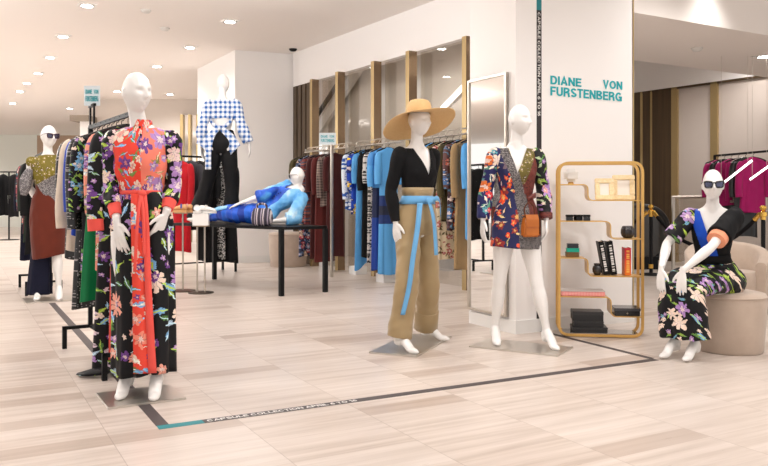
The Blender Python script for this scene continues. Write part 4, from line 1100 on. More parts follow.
# ================================================================= clothes rails
def hang(items, p, q, z, rz, group):
    p, q = V(p[:2]).to_3d(), V(q[:2]).to_3d(); out = []
    for i, (t, name, label, cat, mat, L, kw) in enumerate(items):
        c = p.lerp(q, t); kw = dict(kw)
        out.append(garment(name, label, cat, group, mat, (c.x, c.y, z - .004), R(rz) + kw.pop('tw', 0), L, seed=len(bpy.data.objects) % 97, **kw))
    return out
def sign_card(o, c, rz, w_, h_):
    g = G(); g.box((0, 0, 0), (w_, .006, h_)); k = obj('sign_card', g, S('acrylic card', rgb(222, 232, 236), .3).mat, o, smooth=False, loc=c, rz=rz)
    for i, t in enumerate(('DIANE   VON', 'FURSTENBERG')):
        frame_obj('lettering', text_mesh(t, w_ * .8, h_ * .28, .001, .01), sign_teal, k, (-w_ * .4, -.0042, h_ * (.06 - .36 * i)), (1, 0, 0), (0, 0, 1))
def floor_rail(label, a, b, z, halfw, sign=None, legs=.166):
    """free rail: two low n-shaped feet across its ends, posts, a rail"""
    a, b = V(a), V(b); c = (a + b) / 2; d = b - a; L = d.length; rz = math.atan2(d.y, d.x)
    o = thing('clothes_rail', label, 'clothes rail', (c.x, c.y, 0), rz)
    for sx in (-1, 1):
        g = G(); x = sx * L / 2
        g.box((x, 0, legs - .012), (.03, halfw * 2, .024))
        for sy in (-1, 1): g.box((x, sy * (halfw - .015), legs / 2), (.03, .03, legs))
        obj('foot_frame', g, blackm, o, smooth=False)
        g = G(); g.box((x, 0, (z + legs) / 2), (.03, .03, z - legs)); obj('post', g, blackm, o, smooth=False)
    g = G(); g.box((0, 0, z), (L + .03, .022, .030)); obj('rail', g, blackm, o, smooth=False)
    g = G(); g.box((0, 0, legs - .012), (L, .022, .02)); obj('base_bar', g, blackm, o, smooth=False)
    if sign is not None:
        x = L / 2 - .06; g = G()
        g.box((x - .06, 0, z + .08), (.014, .014, .16)); g.box((x + .06, 0, z + .08), (.014, .014, .16)); g.box((x, 0, z + .16), (.17, .02, .02))
        obj('sign_holder', g, blackm, o, smooth=False); sign_card(o, (x, 0, z + .235), sign - rz, .12, .15)
    return o
# ---- rail beside the floral mannequin
fa, fb = gnd(84, 381), gnd(62, 348.5); dv = (fb - fa).normalized(); pv = V((dv.y, -dv.x, 0))
ra, rb = fa + pv * .20 + V((.10, .02, 0)), fb + pv * .20; RZ1 = 1.665; rz1 = math.degrees(math.atan2(pv.y, pv.x))
floor_rail('black clothes rail with a sign card, behind the long floral dress mannequin', ra, rb, RZ1, .20, sign=0)
gown_m = floral('black orchid gown print', (.006, .006, .008), [LIL, CRM, PUR, (.75, .6, .7)], [LIM, SKY, GRN, (.45, .6, .75)], 9, .5, dens=.6, off=9.1)
blush_f = floral('blush floral print', rgb(236, 150, 130), [LIL, CRM, PUR], [OLV, SKY, CRM], 11, .5, dens=.7, off=3.7)
dusk_f = floral('dusk floral print', rgb(14, 12, 24), [LIL, CRM, SKY], [GRN, LIM], 12, .48, dens=.6, off=5.2)
cobalt = solid('cobalt crepe', rgb(24, 62, 170), .5)
sequin = speckle('black sequins', (.006, .006, .007), (.35, .32, .32), 75, .3, .3, .35)
green = solid('emerald satin', rgb(0, 118, 66), .4)
cream = solid('cream wool', rgb(222, 206, 188), .8)
black1 = solid('black wool', (.008, .008, .009), .8)
G1 = 'clothes on the rail behind the floral mannequin'
gs = hang([
    (.13, 'hanging_gown', 'long black orchid print gown with coral cuffs, trailing on the floor beside the floral mannequin', 'gown', gown_m, 1.62, dict(flare=1.35, sl=.60, cuff=coral, thick=.06)),
    (.26, 'hanging_dress', 'blush pink floral dress hanging just behind the orchid gown', 'dress', blush_f, 1.0, dict(sl=.5, w=.175)),
    (.37, 'hanging_dress', 'emerald green satin slip dress on the near black rail', 'dress', green, 1.22, dict(straps=True, flare=1.25, w=.20)),
    (.47, 'hanging_dress', 'dusky blue floral dress next to the cobalt one', 'dress', dusk_f, 1.05, dict(sl=.5, w=.21)),
    (.57, 'hanging_dress', 'black sequinned long dress reaching lowest on the near rail', 'dress', sequin, 1.30, dict(sl=.62, w=.215, flare=1.15)),
    (.69, 'hanging_jacket', 'cobalt blue jacket hanging behind the floral mannequin', 'jacket', cobalt, .80, dict(sl=.5, w=.20)),
    (.81, 'hanging_coat', 'cream coat with long sleeves on the near rail', 'coat', cream, .92, dict(sl=.62, w=.21)),
    (.93, 'hanging_jacket', 'black sequin jacket at the far end of the near rail', 'jacket', sequin, .98, dict(sl=.6, w=.20))], ra, rb, RZ1, rz1, G1)
cloth_obj('placket', ribbon([(-.085, -.052, -.10), (-.09, -.068, -.4), (-.10, -.085, -.9), (-.115, -.10, -1.55)], .045, (1, .1, 0)), coral, gs[0], 0)
tw = G(); p = cr([(-.02, -.02, -1.56, .08), (-.12, -.05, -1.615, .08), (-.24, -.02, -1.635, .055), (-.30, .03, -1.645, .02)], 6)
tw.tube([V(q[:3]) for q in p], [q[3] for q in p], 20, ref=(0, 1, 0), squash=.32); obj('train', tw, gown_m, gs[0], ang=180)
# ---- rail behind the rust dress mannequin
f2a, f2b = gnd(25, 296), gnd(18.5, 287.5); dv2 = (f2b - f2a).normalized(); pv2 = V((dv2.y, -dv2.x, 0))
r2a, r2b = f2a + pv2 * .2, f2b + pv2 * .2; rz2 = math.degrees(math.atan2(pv2.y, pv2.x))
floor_rail('black low-footed clothes rail behind the olive and rust dress mannequin', r2a, r2b, 1.66, .20)
multi = floral('multicolour knit', rgb(60, 30, 44), [rgb(190, 60, 70), rgb(80, 150, 150), rgb(200, 150, 140)], [rgb(70, 130, 120), rgb(190, 80, 80)], 14, .55, dens=.95)
bottle = solid('bottle green', rgb(30, 46, 34), .7); wine = solid('dark wine', rgb(70, 20, 30), .7)
hang([
    (.12, 'hanging_dress', 'black straight dress hanging nearest on the rail behind the rust dress', 'dress', black1, 1.18, dict(sl=.6)),
    (.32, 'hanging_dress', 'dark olive dress on the rail behind the rust dress', 'dress', bottle, 1.05, dict(sl=.55)),
    (.52, 'hanging_dress', 'dark wine dress on the rail behind the rust dress', 'dress', wine, .95, dict(sl=.5)),
    (.72, 'hanging_cardigan', 'multicoloured knit cardigan showing at the side of the rust dress mannequin', 'cardigan', multi, .85, dict(sl=.55)),
    (.9, 'hanging_jacket', 'navy suit jacket at the far end of the low-footed rail', 'jacket', navy2, 1.3, dict(sl=.55))], r2a, r2b, 1.66, rz2, 'clothes on the rail behind the rust dress mannequin')
# ---- far stand
pf = at(9, 238, 21.0)
o = thing('clothes_stand', 'slim black T-shaped clothes stand standing alone by the pale far wall', 'clothes stand', (pf.x, 21.0, 0))
g = G(); g.lathe([(.0, 0), (.26, 0), (.26, .015), (.0, .02)]); obj('base', g, blackm, o, ang=30)
g = G(); g.tube([(0, 0, .01), (0, 0, 1.86)], .022, 10); obj('pole', g, blackm, o)
g = G(); g.tube([(-.24, 0, 1.86), (.24, 0, 1.86)], .018, 8); obj('rail', g, blackm, o)
hang([(.12, 'hanging_dress', 'black dress on the far T-shaped stand, nearer the picture edge', 'dress', black1, 1.18, dict(sl=.5)),
      (.88, 'hanging_dress', 'black dress on the far T-shaped stand, nearer the rust dress mannequin', 'dress', black1, 1.22, dict(sl=.5))],
     (pf.x - .2, 21.0 - .0), (pf.x + .2, 21.0), 1.86, 80, 'dresses on the far stand')
# ---- rail behind the table
r3a, r3b = V((-3.32, 11.25, 0)), V((-2.42, 12.0, 0)); d3 = (r3b - r3a).normalized(); rz3 = math.degrees(math.atan2(d3.y, d3.x)) - 62
floor_rail('black clothes rail behind the display table, holding dark coats', r3a, r3b, 1.76, .22)
redm = solid('scarlet wool', rgb(190, 20, 34), .7); char = solid('charcoal wool', rgb(66, 64, 70), .8)
leop = speckle('black and white speckle', (.008, .008, .009), (.6, .58, .56), 55, .5, .7, .6)
hang([
    (.30, 'hanging_coat', 'scarlet red coat hanging on the rail behind the table', 'coat', redm, 1.42, dict(sl=.6, w=.2, thick=.08)),
    (.57, 'hanging_jacket', 'black jacket next to the charcoal blazer', 'jacket', black1, 1.1, dict(sl=.6)),
    (.45, 'hanging_blazer', 'charcoal grey blazer on the rail behind the table', 'blazer', char, 1.0, dict(sl=.6)),
    (.68, 'hanging_dress', 'long black dress beside the speckled dress', 'dress', black1, 1.58, dict(sl=.5)),
    (.80, 'hanging_dress', 'black and white speckled dress between the gingham mannequin legs', 'dress', leop, 1.55, dict(sl=.5)),
    (.95, 'hanging_dress', 'long black dress at the pillar end of the rail behind the table', 'dress', black1, 1.62, dict(sl=.5, flare=1.3))], r3a, r3b, 1.76, rz3, 'coats and dresses behind the table')
# ---- rails along the glass shopfront
wn = V((-WD.y, WD.x, 0)); rzw = math.degrees(math.atan2(-wn.y, -wn.x)) + 180
def wr(px, off=.42):
    p = on_wall(px, 199, W1 - wn * off, W2 - wn * off); return V((p.x, p.y, 0))
def wall_rail(label, p0, p1, z, post_at=None, sign=False, lowpost=True):
    a, b = wr(p0), wr(p1); c = (a + b) / 2; d = b - a; rz = math.atan2(d.y, d.x); L = d.length
    o = thing('wall_rail', label, 'clothes rail', (c.x, c.y, 0), rz)
    g = G(); g.tube([(-L / 2, 0, z), (L / 2, 0, z)], .012, 10); g.tube([(-L / 2, .05, z + .07), (L / 2, .05, z + .07)], .008, 8)
    for i in range(9):
        x = -L / 2 + L * i / 8; g.tube([(x, 0, z), (x, .05, z + .07)], .006, 6)
    obj('rail', g, nickel, o)
    for x in (-L / 2 + .03, L / 2 - .03):
        g = G(); g.box((x, .21, z + .035), (.02, .44, .03)); obj('bracket', g, nickel, o, smooth=False)
    if post_at is not None:
        x = -L / 2 + L * post_at; g = G(); g.box((x, -.26, (z + .02) / 2), (.045, .03, z + .02)); obj('post', g, nickel, o, smooth=False, bev=.003)
        if sign: sign_card(o, (x - .09, -.28, z + .12), -rz, .24, .17)
    return o
wall_rail('nickel wall rail with a sign card, nearest the pillar', 305, 349, 1.87, .97, True)
wall_rail('nickel wall rail holding the blue clothes behind the straw hat', 356, 402, 1.87)
wall_rail('nickel wall rail holding the khaki clothes next to the mirror', 425, 480, 1.87)
khak2 = solid('olive drab', rgb(74, 66, 40), .8)
ditsy = floral('navy ditsy', rgb(34, 36, 58), [rgb(170, 60, 60), rgb(130, 140, 170), rgb(190, 160, 130)], [rgb(90, 110, 140)], 14, .5, dens=.9, off=1)
multi2 = stripes('mixed autumn stripe', [rgb(110, 40, 44), rgb(60, 50, 66), rgb(150, 90, 80), rgb(70, 70, 90), rgb(120, 60, 50)], .022, False, .4, .03)
maroon = solid('maroon crepe', rgb(92, 34, 32), .7); maroon2 = solid('dark maroon', rgb(66, 24, 24), .75)
check = gingham('grey check', rgb(150, 130, 120), rgb(70, 56, 54), .04)
hang([
    (.95, 'hanging_jacket', 'olive drab jacket beside the reclining mannequin head', 'jacket', khak2, .72, dict(sl=.5, w=.2)),
    (.80, 'hanging_dress', 'long navy ditsy floral dress right behind the table corner', 'dress', ditsy, 1.66, dict(sl=.5, flare=1.2, w=.17)),
    (.66, 'hanging_dress', 'autumn striped dress between the navy ditsy and maroon dresses', 'dress', multi2, 1.15, dict(sl=.55, w=.17)),
    (.50, 'hanging_dress', 'long dark maroon dress next to the autumn stripes', 'dress', maroon2, 1.66, dict(sl=.5, w=.17)),
    (.36, 'hanging_dress', 'long maroon dress with a paler tone in the middle of the pillar-side rail', 'dress', maroon, 1.70, dict(sl=.55, w=.17)),
    (.20, 'hanging_blouse', 'grey and rose checked blouse near the nickel post', 'blouse', check, .85, dict(sl=.6, w=.17)),
    (.06, 'hanging_dress', 'last maroon dress, tucked at the straw hat end of its rail', 'dress', maroon2, 1.60, dict(sl=.5, w=.16))], wr(338), wr(302), 1.87, rzw, 'clothes on the pillar-side wall rail')
dots = speckle('white and blue dots', rgb(30, 82, 160), rgb(226, 234, 242), 34, .62, .7, .8, .5)
cobalt2 = floral('cobalt with yellow', rgb(20, 62, 170), [rgb(226, 190, 40), rgb(18, 40, 110)], None, 7, .5, dens=.6)
skyb = solid('sky blue crepe', rgb(84, 156, 216), .6)
leo2 = speckle('ivory black spot', rgb(206, 200, 194), (.02, .02, .02), 40, .45, .7, .8)
cb1 = blocks('sky and navy colour block', [(-1.8, rgb(84, 160, 220)), (-1.08, rgb(12, 42, 104)), (-.96, rgb(16, 24, 48)), (-.84, rgb(12, 42, 104)), (-.70, rgb(84, 160, 220))])
cb2 = blocks('navy and sky colour block', [(-1.8, rgb(16, 60, 150)), (-1.0, rgb(14, 28, 70)), (-.6, rgb(84, 160, 220)), (-.3, rgb(70, 140, 205))])
hang([
    (.97, 'hanging_blouse', 'white and blue dotted blouse on the blue clothes rail', 'blouse', dots, .90, dict(sl=.62, w=.16)),
    (.82, 'hanging_dress', 'cobalt dress with yellow flowers on the blue clothes rail', 'dress', cobalt2, .95, dict(sl=.45, w=.16)),
    (.68, 'hanging_dress', 'sky blue dress with a slanting hem on the blue clothes rail', 'dress', skyb, 1.62, dict(sl=.4, w=.16, hem_cut=.16)),
    (.54, 'hanging_dress', 'black slim dress between the sky blue and spotted dresses', 'dress', black1, 1.55, dict(sl=.5, w=.15)),
    (.40, 'hanging_dress', 'ivory dress with black spots on the blue clothes rail', 'dress', leo2, 1.60, dict(sl=.4, w=.15)),
    (.25, 'hanging_dress', 'navy dress with sky blue upper half beside the black wrap sleeve', 'dress', cb2, 1.70, dict(sl=.45, w=.17)),
    (.08, 'hanging_dress', 'sky blue dress banded in navy, next to the khaki trousers', 'dress', cb1, 1.74, dict(sl=.42, w=.16, flare=1.1))], wr(392), wr(354), 1.87, rzw, 'blue clothes on the wall rail')
creamf = floral('cream rose print', rgb(214, 198, 168), [rgb(150, 50, 50), rgb(190, 110, 100)], [rgb(90, 80, 50)], 9, .42, dens=.7)
drab = solid('khaki twill', rgb(116, 100, 66), .7); tan = solid('tan twill', rgb(150, 124, 88), .7)
paint = floral('painted stripe', rgb(90, 60, 60), [rgb(196, 96, 70), rgb(70, 110, 160), rgb(60, 40, 50)], [rgb(80, 120, 150)], 9, .6, dens=.95, off=2)
hang([
    (.97, 'hanging_shirt', 'pale blue shirt just behind the khaki wrap waist', 'shirt', skyb, .8, dict(sl=.55, w=.17)),
    (.82, 'hanging_coat', 'khaki twill coat on the rail next to the mirror', 'coat', drab, 1.35, dict(sl=.58, w=.17)),
    (.66, 'hanging_dress', 'cream rose print dress on the rail next to the mirror', 'dress', creamf, 1.45, dict(sl=.5, w=.17)),
    (.52, 'hanging_jacket', 'olive jacket with a stand collar next to the cream rose dress', 'jacket', khak2, 1.0, dict(sl=.6, w=.17)),
    (.38, 'hanging_dress', 'painted multicolour dress on the rail next to the mirror', 'dress', paint, 1.1, dict(sl=.5, w=.17)),
    (.22, 'hanging_coat', 'long tan coat close to the mirror edge', 'coat', tan, 1.55, dict(sl=.6, w=.17)),
    (.07, 'hanging_dress', 'slim sky blue dress closest to the mirror', 'dress', skyb, 1.2, dict(sl=.5, w=.12))], wr(477), wr(432), 1.87, rzw, 'khaki clothes on the wall rail')
for px, py, l in ((358, 274, 'low white display box on the floor under the dotted blouse'), (386, 282, 'low white display box on the floor under the banded blue dress')):
    p = gnd(px, py); g = G(); g.box((0, 0, .06), (.20, .20, .12)); tag(obj('display_box', g, white_paint, None, False, .003, loc=(p.x, p.y, 0), rz=R(32)), l, 'box')
# ---- void behind the glass: slanting lamp and escalator
V1, V2 = W1 + bk - wn * .09, W2b + bk - wn * .09
def vp(px, py): return on_wall(px, py, V1, V2)
o = thing('light_streak', 'white slanting strip light seen behind the straw hat', 'strip light')
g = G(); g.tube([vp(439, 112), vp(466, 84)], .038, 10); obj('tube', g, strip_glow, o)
g = G(); g.tube([vp(439, 112) + wn * .06, vp(466, 84) + wn * .06], .035, 8); obj('mount', g, nickel, o)
o = thing('escalator', 'slanting escalator side behind the glass next to the pillar', 'escalator')
def slant(q, th):
    g = G(); P_ = [vp(*p) for p in q]; g.loft([P_, [p - wn * th for p in P_]]); return g
obj('truss', slant([(306, 158), (306, 146), (368, 52), (368, 64)], .08), white_paint, o, smooth=False)
g = G(); g.tube([vp(306, 136) - wn * .05, vp(366, 44) - wn * .05], .05, 10); obj('handrail', g, S('black rubber', (.02, .02, .02), .5).mat, o)
# ---- magenta clothes at the right
mag = solid('magenta crepe', rgb(158, 14, 92), .6); lace = speckle('cream lace', rgb(214, 200, 190), rgb(160, 146, 138), 90, .4, .8)
blk2 = S('black leather', (.010, .010, .012), .3).mat
r5a = V((5.06, 11.75, 0)); r5b = r5a + V((.27, -1.32, 0)); rz5 = -6
floor_rail('black clothes rail holding magenta clothes by the far glass', r5a, r5b, 1.78, .22)
ms = hang([
    (.05, 'hanging_blouse', 'magenta blouse at the far end of its rail, behind the sunglasses mannequin', 'blouse', mag, .66, dict(sl=.5, w=.16)),
    (.17, 'hanging_jacket', 'black leather jacket beside the far magenta blouse', 'jacket', blk2, 1.12, dict(sl=.6, w=.17)),
    (.29, 'hanging_dress', 'magenta dress in the middle of its rail, behind the lace dress', 'dress', mag, .75, dict(sl=.5, w=.18)),
    (.41, 'hanging_dress', 'cream lace dress with magenta sleeves', 'dress', lace, .70, dict(sl=.55, w=.125, sleeve_mat=mag)),
    (.53, 'hanging_dress', 'black pleated dress under the magenta clothes', 'dress', blk2, 1.2, dict(sl=.5, w=.17)),
    (.65, 'hanging_dress', 'magenta dress closest to the second stanchion', 'dress', mag, .85, dict(sl=.5, w=.18))], r5a, r5b, 1.78, rz5, 'magenta clothes by the far glass')
for (x0, y0, x1, y1, l) in ((717, 188, 752, 160.5, 'white slanting glass reflection, built as a glowing tube, crossing the magenta clothes'), (750, 179.5, 769, 166, 'shorter white slanting glass reflection, built as a glowing tube, near the second stanchion')):
    a, b = at(x0, y0, 10.2), at(x1, y1, 10.2); o = thing('light_streak', l, 'strip light')  # reflections of light in the glass, shaped as glowing tubes
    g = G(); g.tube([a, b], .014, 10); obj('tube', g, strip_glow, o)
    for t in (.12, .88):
        p = a.lerp(b, t); g = G(); g.tube([p, (p.x, p.y, SZ)], .0025, 6); obj('added_wire', g, nickel, o)  # wires added so the reflection tubes hang from the soffit

# ================================================================= stanchions, rope, escalator, balustrade, seats
def stanchion(p, label):
    o = thing('stanchion', label, 'stanchion', p, 0, 'rope barrier posts')
    g = G(); g.lathe([(.0, 0), (.17, 0), (.17, .012), (.10, .028), (.03, .035), (.0, .035)]); obj('base', g, blackm, o, ang=40)
    g = G(); g.lathe([(.0, .03), (.026, .03), (.026, .93), (.0, .93)], n=20); obj('pole', g, blackm, o, ang=40)
    g = G(); g.lathe([(.0, .10), (.033, .10), (.033, .16), (.0, .16)], n=20); obj('collar', g, shiny_brass, o, ang=40)
    g = G(); g.lathe([(.0, .86), (.032, .86), (.032, .90), (.045, .905), (.045, .955), (.03, .96), (.02, .975), (.036, .99), (.042, 1.01), (.034, 1.035), (.0, 1.045)], n=24); obj('head', g, shiny_brass, o, ang=40)
    return o
q1, q2 = gnd(651, 275), V((4.74, 9.6, 0))
stanchion(q1, 'black stanchion post with polished brass head beside the gold shelf')
stanchion(q2, 'black stanchion post with polished brass head beside the armchair')
velvet = solid('black velvet', (.008, .007, .008), .95)
def rope(a, b, sag, label):
    o = thing('barrier_rope', label, 'rope'); a, b = V(a), V(b); pts = []
    for i in range(25):
        t = i / 24; p = a.lerp(b, t); p.z -= sag * (1 - (2 * t - 1) ** 2); pts.append(p)
    g = G(); g.tube(pts[1:-1], .026, 12); obj('velvet_rope', g, velvet, o)
    for s_ in (pts[:2], pts[-2:]):
        g = G(); g.tube(s_, .03, 12); obj('brass_end', g, shiny_brass, o)
d12 = (q2 - q1).normalized()
rope(q1 + d12 * .05 + V((0, 0, .93)), q2 - d12 * .05 + V((0, 0, .93)), .46, 'black velvet barrier rope sagging behind the seated mannequin')
q0 = q1 + V((-1.5, .9, 0)); d01 = (q1 - q0).normalized()
rope(q0 + V((0, 0, .93)), q1 - d01 * .05 + V((0, 0, .93)), .40, 'black velvet barrier rope going behind the white column')
o = thing('escalator', 'black escalator end with a rounded handrail behind the first stanchion', 'escalator')
rub = S('handrail rubber', (.014, .014, .015), .35).mat
pts = [at(*p, 12.3) for p in ((618, 206), (640, 206), (654, 208.5), (664, 217), (668, 231), (665, 246), (656, 258), (640, 264), (618, 265))]
p = [V(q) for q in cr([tuple(q) for q in pts], 6)]; g = G(); g.tube(p, .055, 12, ref=(0, 1, 0), squash=.8); obj('handrail', g, rub, o)
g = G(); g.loft([[q + V((0, d, 0)) for q in p] for d in (-.02, .02)]); obj('side_panel', g, S('smoked panel', (.05, .046, .042), .15).mat, o, smooth=False)
g = G(); a = at(618, 265, 12.3); b = at(656, 262, 12.3); g.prism([(a.x, 12.2), (b.x, 12.2), (b.x, 12.4), (a.x, 12.4)], 0, .2); obj('plinth', g, blackm, o, smooth=False)
o = thing('balustrade', 'low glass balustrade with a grey top rail behind the seated mannequin', 'balustrade')
a, b = at(672, 199, 12.0), at(716, 199, 12.0)
g = G(); g.tube([(a.x, 12, 1.15), (b.x, 12, 1.15)], .022, 10); obj('top_rail', g, nickel, o)
g = G(); g.prism([(a.x, 11.995), (b.x, 11.995), (b.x, 12.005), (a.x, 12.005)], .08, 1.14); obj('glass_pane', g, glass, o, smooth=False)
for x in (a.x + .02, b.x - .02):
    g = G(); g.box((x, 12, .57), (.04, .04, 1.14)); obj('post', g, nickel, o, smooth=False)
suede = S('taupe suede', None, .9); _v = suede.noise(suede.obco(), 6, 5, .6)
suede.set('Base Color', suede.mix(_v, rgb(168, 148, 132), rgb(204, 186, 170))); suede.set('Sheen Weight', .35); suede = suede.mat
def pouf(label, p, r, h, k=1.0):
    o = thing('pouf', label, 'pouf', p)
    g = G(); g.lathe([(.0, .0), (r * .90, .0), (r * .93, .012), (r * .99, h * .45), (r * 1.02, h * .8), (r * 1.01, h - .035), (r * .99, h - .028)], n=64); obj('body', g, suede, o, ang=60)
    g = G(); g.lathe([(r * .99, h - .034), (r * 1.015, h - .024), (r * .97, h - .006), (r * .7, h + .008), (.0, h + .014)], n=64, caps=False); obj('cushion', g, suede, o, ang=60)
    g = G(); g.tube([(r * 1.012 * math.cos(2 * PI * k / 64), r * 1.012 * math.sin(2 * PI * k / 64), h - .028) for k in range(64)], .006, 8, loop=True); obj('piping', g, suede, o)
    return o
pc = V(((729 - HX) / F * 5.70, 5.70, 0))
pouf('round taupe suede pouf carrying the seated mannequin', pc, .252, .435)
pt_ = gnd(291, 264); pouf('round taupe pouf standing behind the display table', (pt_.x, 12.85, 0), .32, .56)
ac = V(((727 - HX) / F * 7.75, 7.75, 0))
o = thing('armchair', 'low taupe tub armchair standing behind the pouf', 'armchair', ac, R(-18))
def ushell(r0, r1, z0, z1a, z1b, n=40):
    g = G(); rings = []
    for i in range(n + 1):
        a = R(-35) + R(250) * i / n; t = abs(i / n - .5) * 2; zt = z1b + (z1a - z1b) * (t ** 2.2)
        c, s_ = math.cos(a), math.sin(a); m_ = (r0 + r1) / 2
        rings.append([V((c * r0, s_ * r0, z0)), V((c * r0, s_ * r0, zt - .03)), V((c * (r0 + .02), s_ * (r0 + .02), zt - .006)), V((c * m_, s_ * m_, zt)), V((c * (r1 - .02), s_ * (r1 - .02), zt - .006)), V((c * r1, s_ * r1, zt - .03)), V((c * r1 * .97, s_ * r1 * .97, z0))])
    g.loft(rings); return g
obj('back', ushell(.29, .40, .06, .50, .68), suede, o, ang=60)
g = G(); g.lathe([(.0, .06), (.27, .06), (.285, .10), (.285, .36), (.26, .40), (.0, .41)], (0, -.02, 0), 48); obj('seat', g, suede, o, ang=50)
for i in range(4):
    a = R(45 + 90 * i); g = G(); g.tube([(.24 * math.cos(a), .24 * math.sin(a), .07), (.25 * math.cos(a), .25 * math.sin(a), 0)], [.022, .016], 10); obj('leg', g, blackm, o)
# ================================================================= gold shelf and what stands on it
SY, SD = 6.20, .22
SROT = R(-8)                      # front plane, depth
def sx(px): return (px - HX) / F * SY
def sz(py): return CAMZ + (HY - py) / F * SY
X0, X1, Z1 = sx(561.5), sx(643), sz(162.5)
XC = (X0 + X1) / 2; X0, X1 = XC + (X0 - XC) * 1.0, XC + (X1 - XC) * 1.0
shelf = thing('display_shelf', 'tall gold framed shelf with stepped shelves against the white column', 'shelf', (XC - .012, SY, 0), SROT)
xc = (X0 + X1) / 2; hw = (X1 - X0) / 2
o2 = [(x, z) for x, z, _ in round_poly([(-hw, .014, 0), (hw, .014, 0), (hw, Z1, 0), (-hw, Z1, 0)], .085, 7)]
for y in (.012, SD - .012):
    g = G(); n_ = len(o2); rings = []
    for i in range(n_ + 1):
        p, a, b = V((*o2[i % n_], 0)), V((*o2[i - 1], 0)), V((*o2[(i + 1) % n_], 0)); t = (b - a).normalized(); nn_ = V((t.y, -t.x, 0))
        rings.append([V((p.x + nn_.x * e, y + dy, p.y + nn_.y * e)) for e, dy in ((-.012, -.010), (.010, -.010), (.010, .010), (-.012, .010))])
    g.loft(rings, True, False); obj('frame', g, gold, shelf, smooth=False, bev=.003)
def ribbon_shelf(path, name='shelf_board', m=gold, th=.008):
    p2 = round_poly_open(path, .045); g = G(); rings = []; n_ = len(p2)
    for i, p in enumerate(p2):
        t = (V(p2[min(i + 1, n_ - 1)]) - V(p2[max(i - 1, 0)])).normalized(); nn_ = V((-t.z, 0, t.x)) * th / 2
        rings.append([V((p[0], .004, p[2])) - nn_, V((p[0], SD - .004, p[2])) - nn_, V((p[0], SD - .004, p[2])) + nn_, V((p[0], .004, p[2])) + nn_])
    g.loft(rings); return obj(name, g, m, shelf, ang=35)
def round_poly_open(pts, r, k=6):
    out = [tuple(V(pts[0]))]
    for i in range(1, len(pts) - 1):
        a, b, c = V(pts[i - 1]), V(pts[i]), V(pts[i + 1]); ra = min(r, (a - b).length * .48); rc_ = min(r, (c - b).length * .48)
        p = b + (a - b).normalized() * ra; q = b + (c - b).normalized() * rc_
        for j in range(k + 1):
            t = j / k; out.append(tuple((1 - t) ** 2 * p + 2 * t * (1 - t) * b + t * t * q))
    out.append(tuple(V(pts[-1]))); return out
LV = [(184.5, 590, 200.5), (221.5, 612, 239), (258.5, 590, 276.5), (297.5, 612.5, 316.5)]
for yl, xs, yr in LV:
    x = sx(xs) - xc; zl, zr = sz(yl), sz(yr)
    ribbon_shelf([(-hw + .01, 0, zl), (x, 0, zl), (x, 0, zr), (hw - .01, 0, zr)])
g = G(); g.box((0, SD / 2, .028), (2 * hw - .06, SD - .03, .010)); obj('bottom_panel', g, S('grey mirror panel', (.35, .33, .31), .1, metal=.8).mat, shelf, smooth=False)
def place(px, dy, z):
    u = (sx(px) - XC) * 1.0; c, s_ = math.cos(SROT), math.sin(SROT)
    return (XC - .012 + u * c - dy * s_, SY + u * s_ + dy * c, z)
def item(name, label, cat, px, py, dy=.11, group=None, rz=0): return thing(name, label, cat, place(px, dy, sz(py) + .0045), rz + SROT, group)
def pz(n): return n * SY / F
# perforated white candle holder
o = item('candle_holder', 'white square candle holder with rounded sides on the top gold shelf', 'candle holder', 574.5, 184.5, .12)
g = G(); g.box((0, 0, .072), (.112, .11, .105)); obj('shade', g, S('white ceramic', (.85, .83, .8), .35).mat, o, bev=.024, seg=4, ang=60)
g = G(); g.lathe([(.0, 0), (.026, 0), (.022, .012), (.02, .02), (.0, .02)]); obj('foot', g, gold, o, ang=40)
# photo frames
ivory = S('gold leaf frame', None, .4, metal=.25); _n = ivory.noise(ivory.obco(), 60, 3)
ivory.set('Base Color', ivory.mix(_n, rgb(236, 200, 132), rgb(255, 244, 214))); ivory.bump(_n, .6, .004); ivory = ivory.mat
paper = S('matt ivory paper', (.9, .86, .8), .8).mat
def pframe(px, py, w_, h_, label, rz, dy):
    o = item('picture_frame', label, 'picture frame', px, py, dy, None, R(rz)); t = .04
    M = Matrix.Translation((0, 0, 0)) @ Matrix.Rotation(R(-8), 4, 'X')
    g = G()
    for c, d in (((0, 0, t / 2), (w_, .022, t)), ((0, 0, h_ - t / 2), (w_, .022, t)), ((-w_ / 2 + t / 2, 0, h_ / 2), (t, .022, h_ - 2 * t)), ((w_ / 2 - t / 2, 0, h_ / 2), (t, .022, h_ - 2 * t))): g.box(c, d, M=M)
    obj('moulding', g, ivory, o, bev=.005, ang=60)
    g = G(); g.box((0, .004, h_ / 2), (w_ - 2 * t + .004, .006, h_ - 2 * t + .004), M=M); obj('picture', g, paper, o, smooth=False)
    g = G(); g.tube([M @ V((0, .012, h_ * .6)), (0, .075, .004)], .004, 6); obj('strut', g, gold, o)
pframe(607.5, 200.5, pz(19), pz(22), 'smaller gold leaf picture frame with pale picture', 4, .08)
pframe(627, 200.5, pz(22), pz(25.5), 'larger gold leaf picture frame overlapping the smaller one', -3, .125)
# three small black boxes
for i, (px, rz, l) in enumerate(((572.8, 0, 'small black cube box nearest the gold shelf post'), (581.5, 20, 'small black cube box turned askew between two others'), (589.8, 0, 'small black cube box nearest the shelf step'))):
    o = item('jewellery_box', l, 'box', px, 221.5, .10, 'three small black boxes', R(rz)); s_ = pz(6)
    g = G(); g.box((0, 0, s_ * .3), (s_ * 1.15, s_ * 1.1, s_ * .6)); obj('base', g, blackplastic, o, smooth=False, bev=.002)
    g = G(); g.box((0, 0, s_ * .8), (s_ * 1.2, s_ * 1.15, s_ * .38)); obj('lid', g, blackm, o, smooth=False, bev=.002)
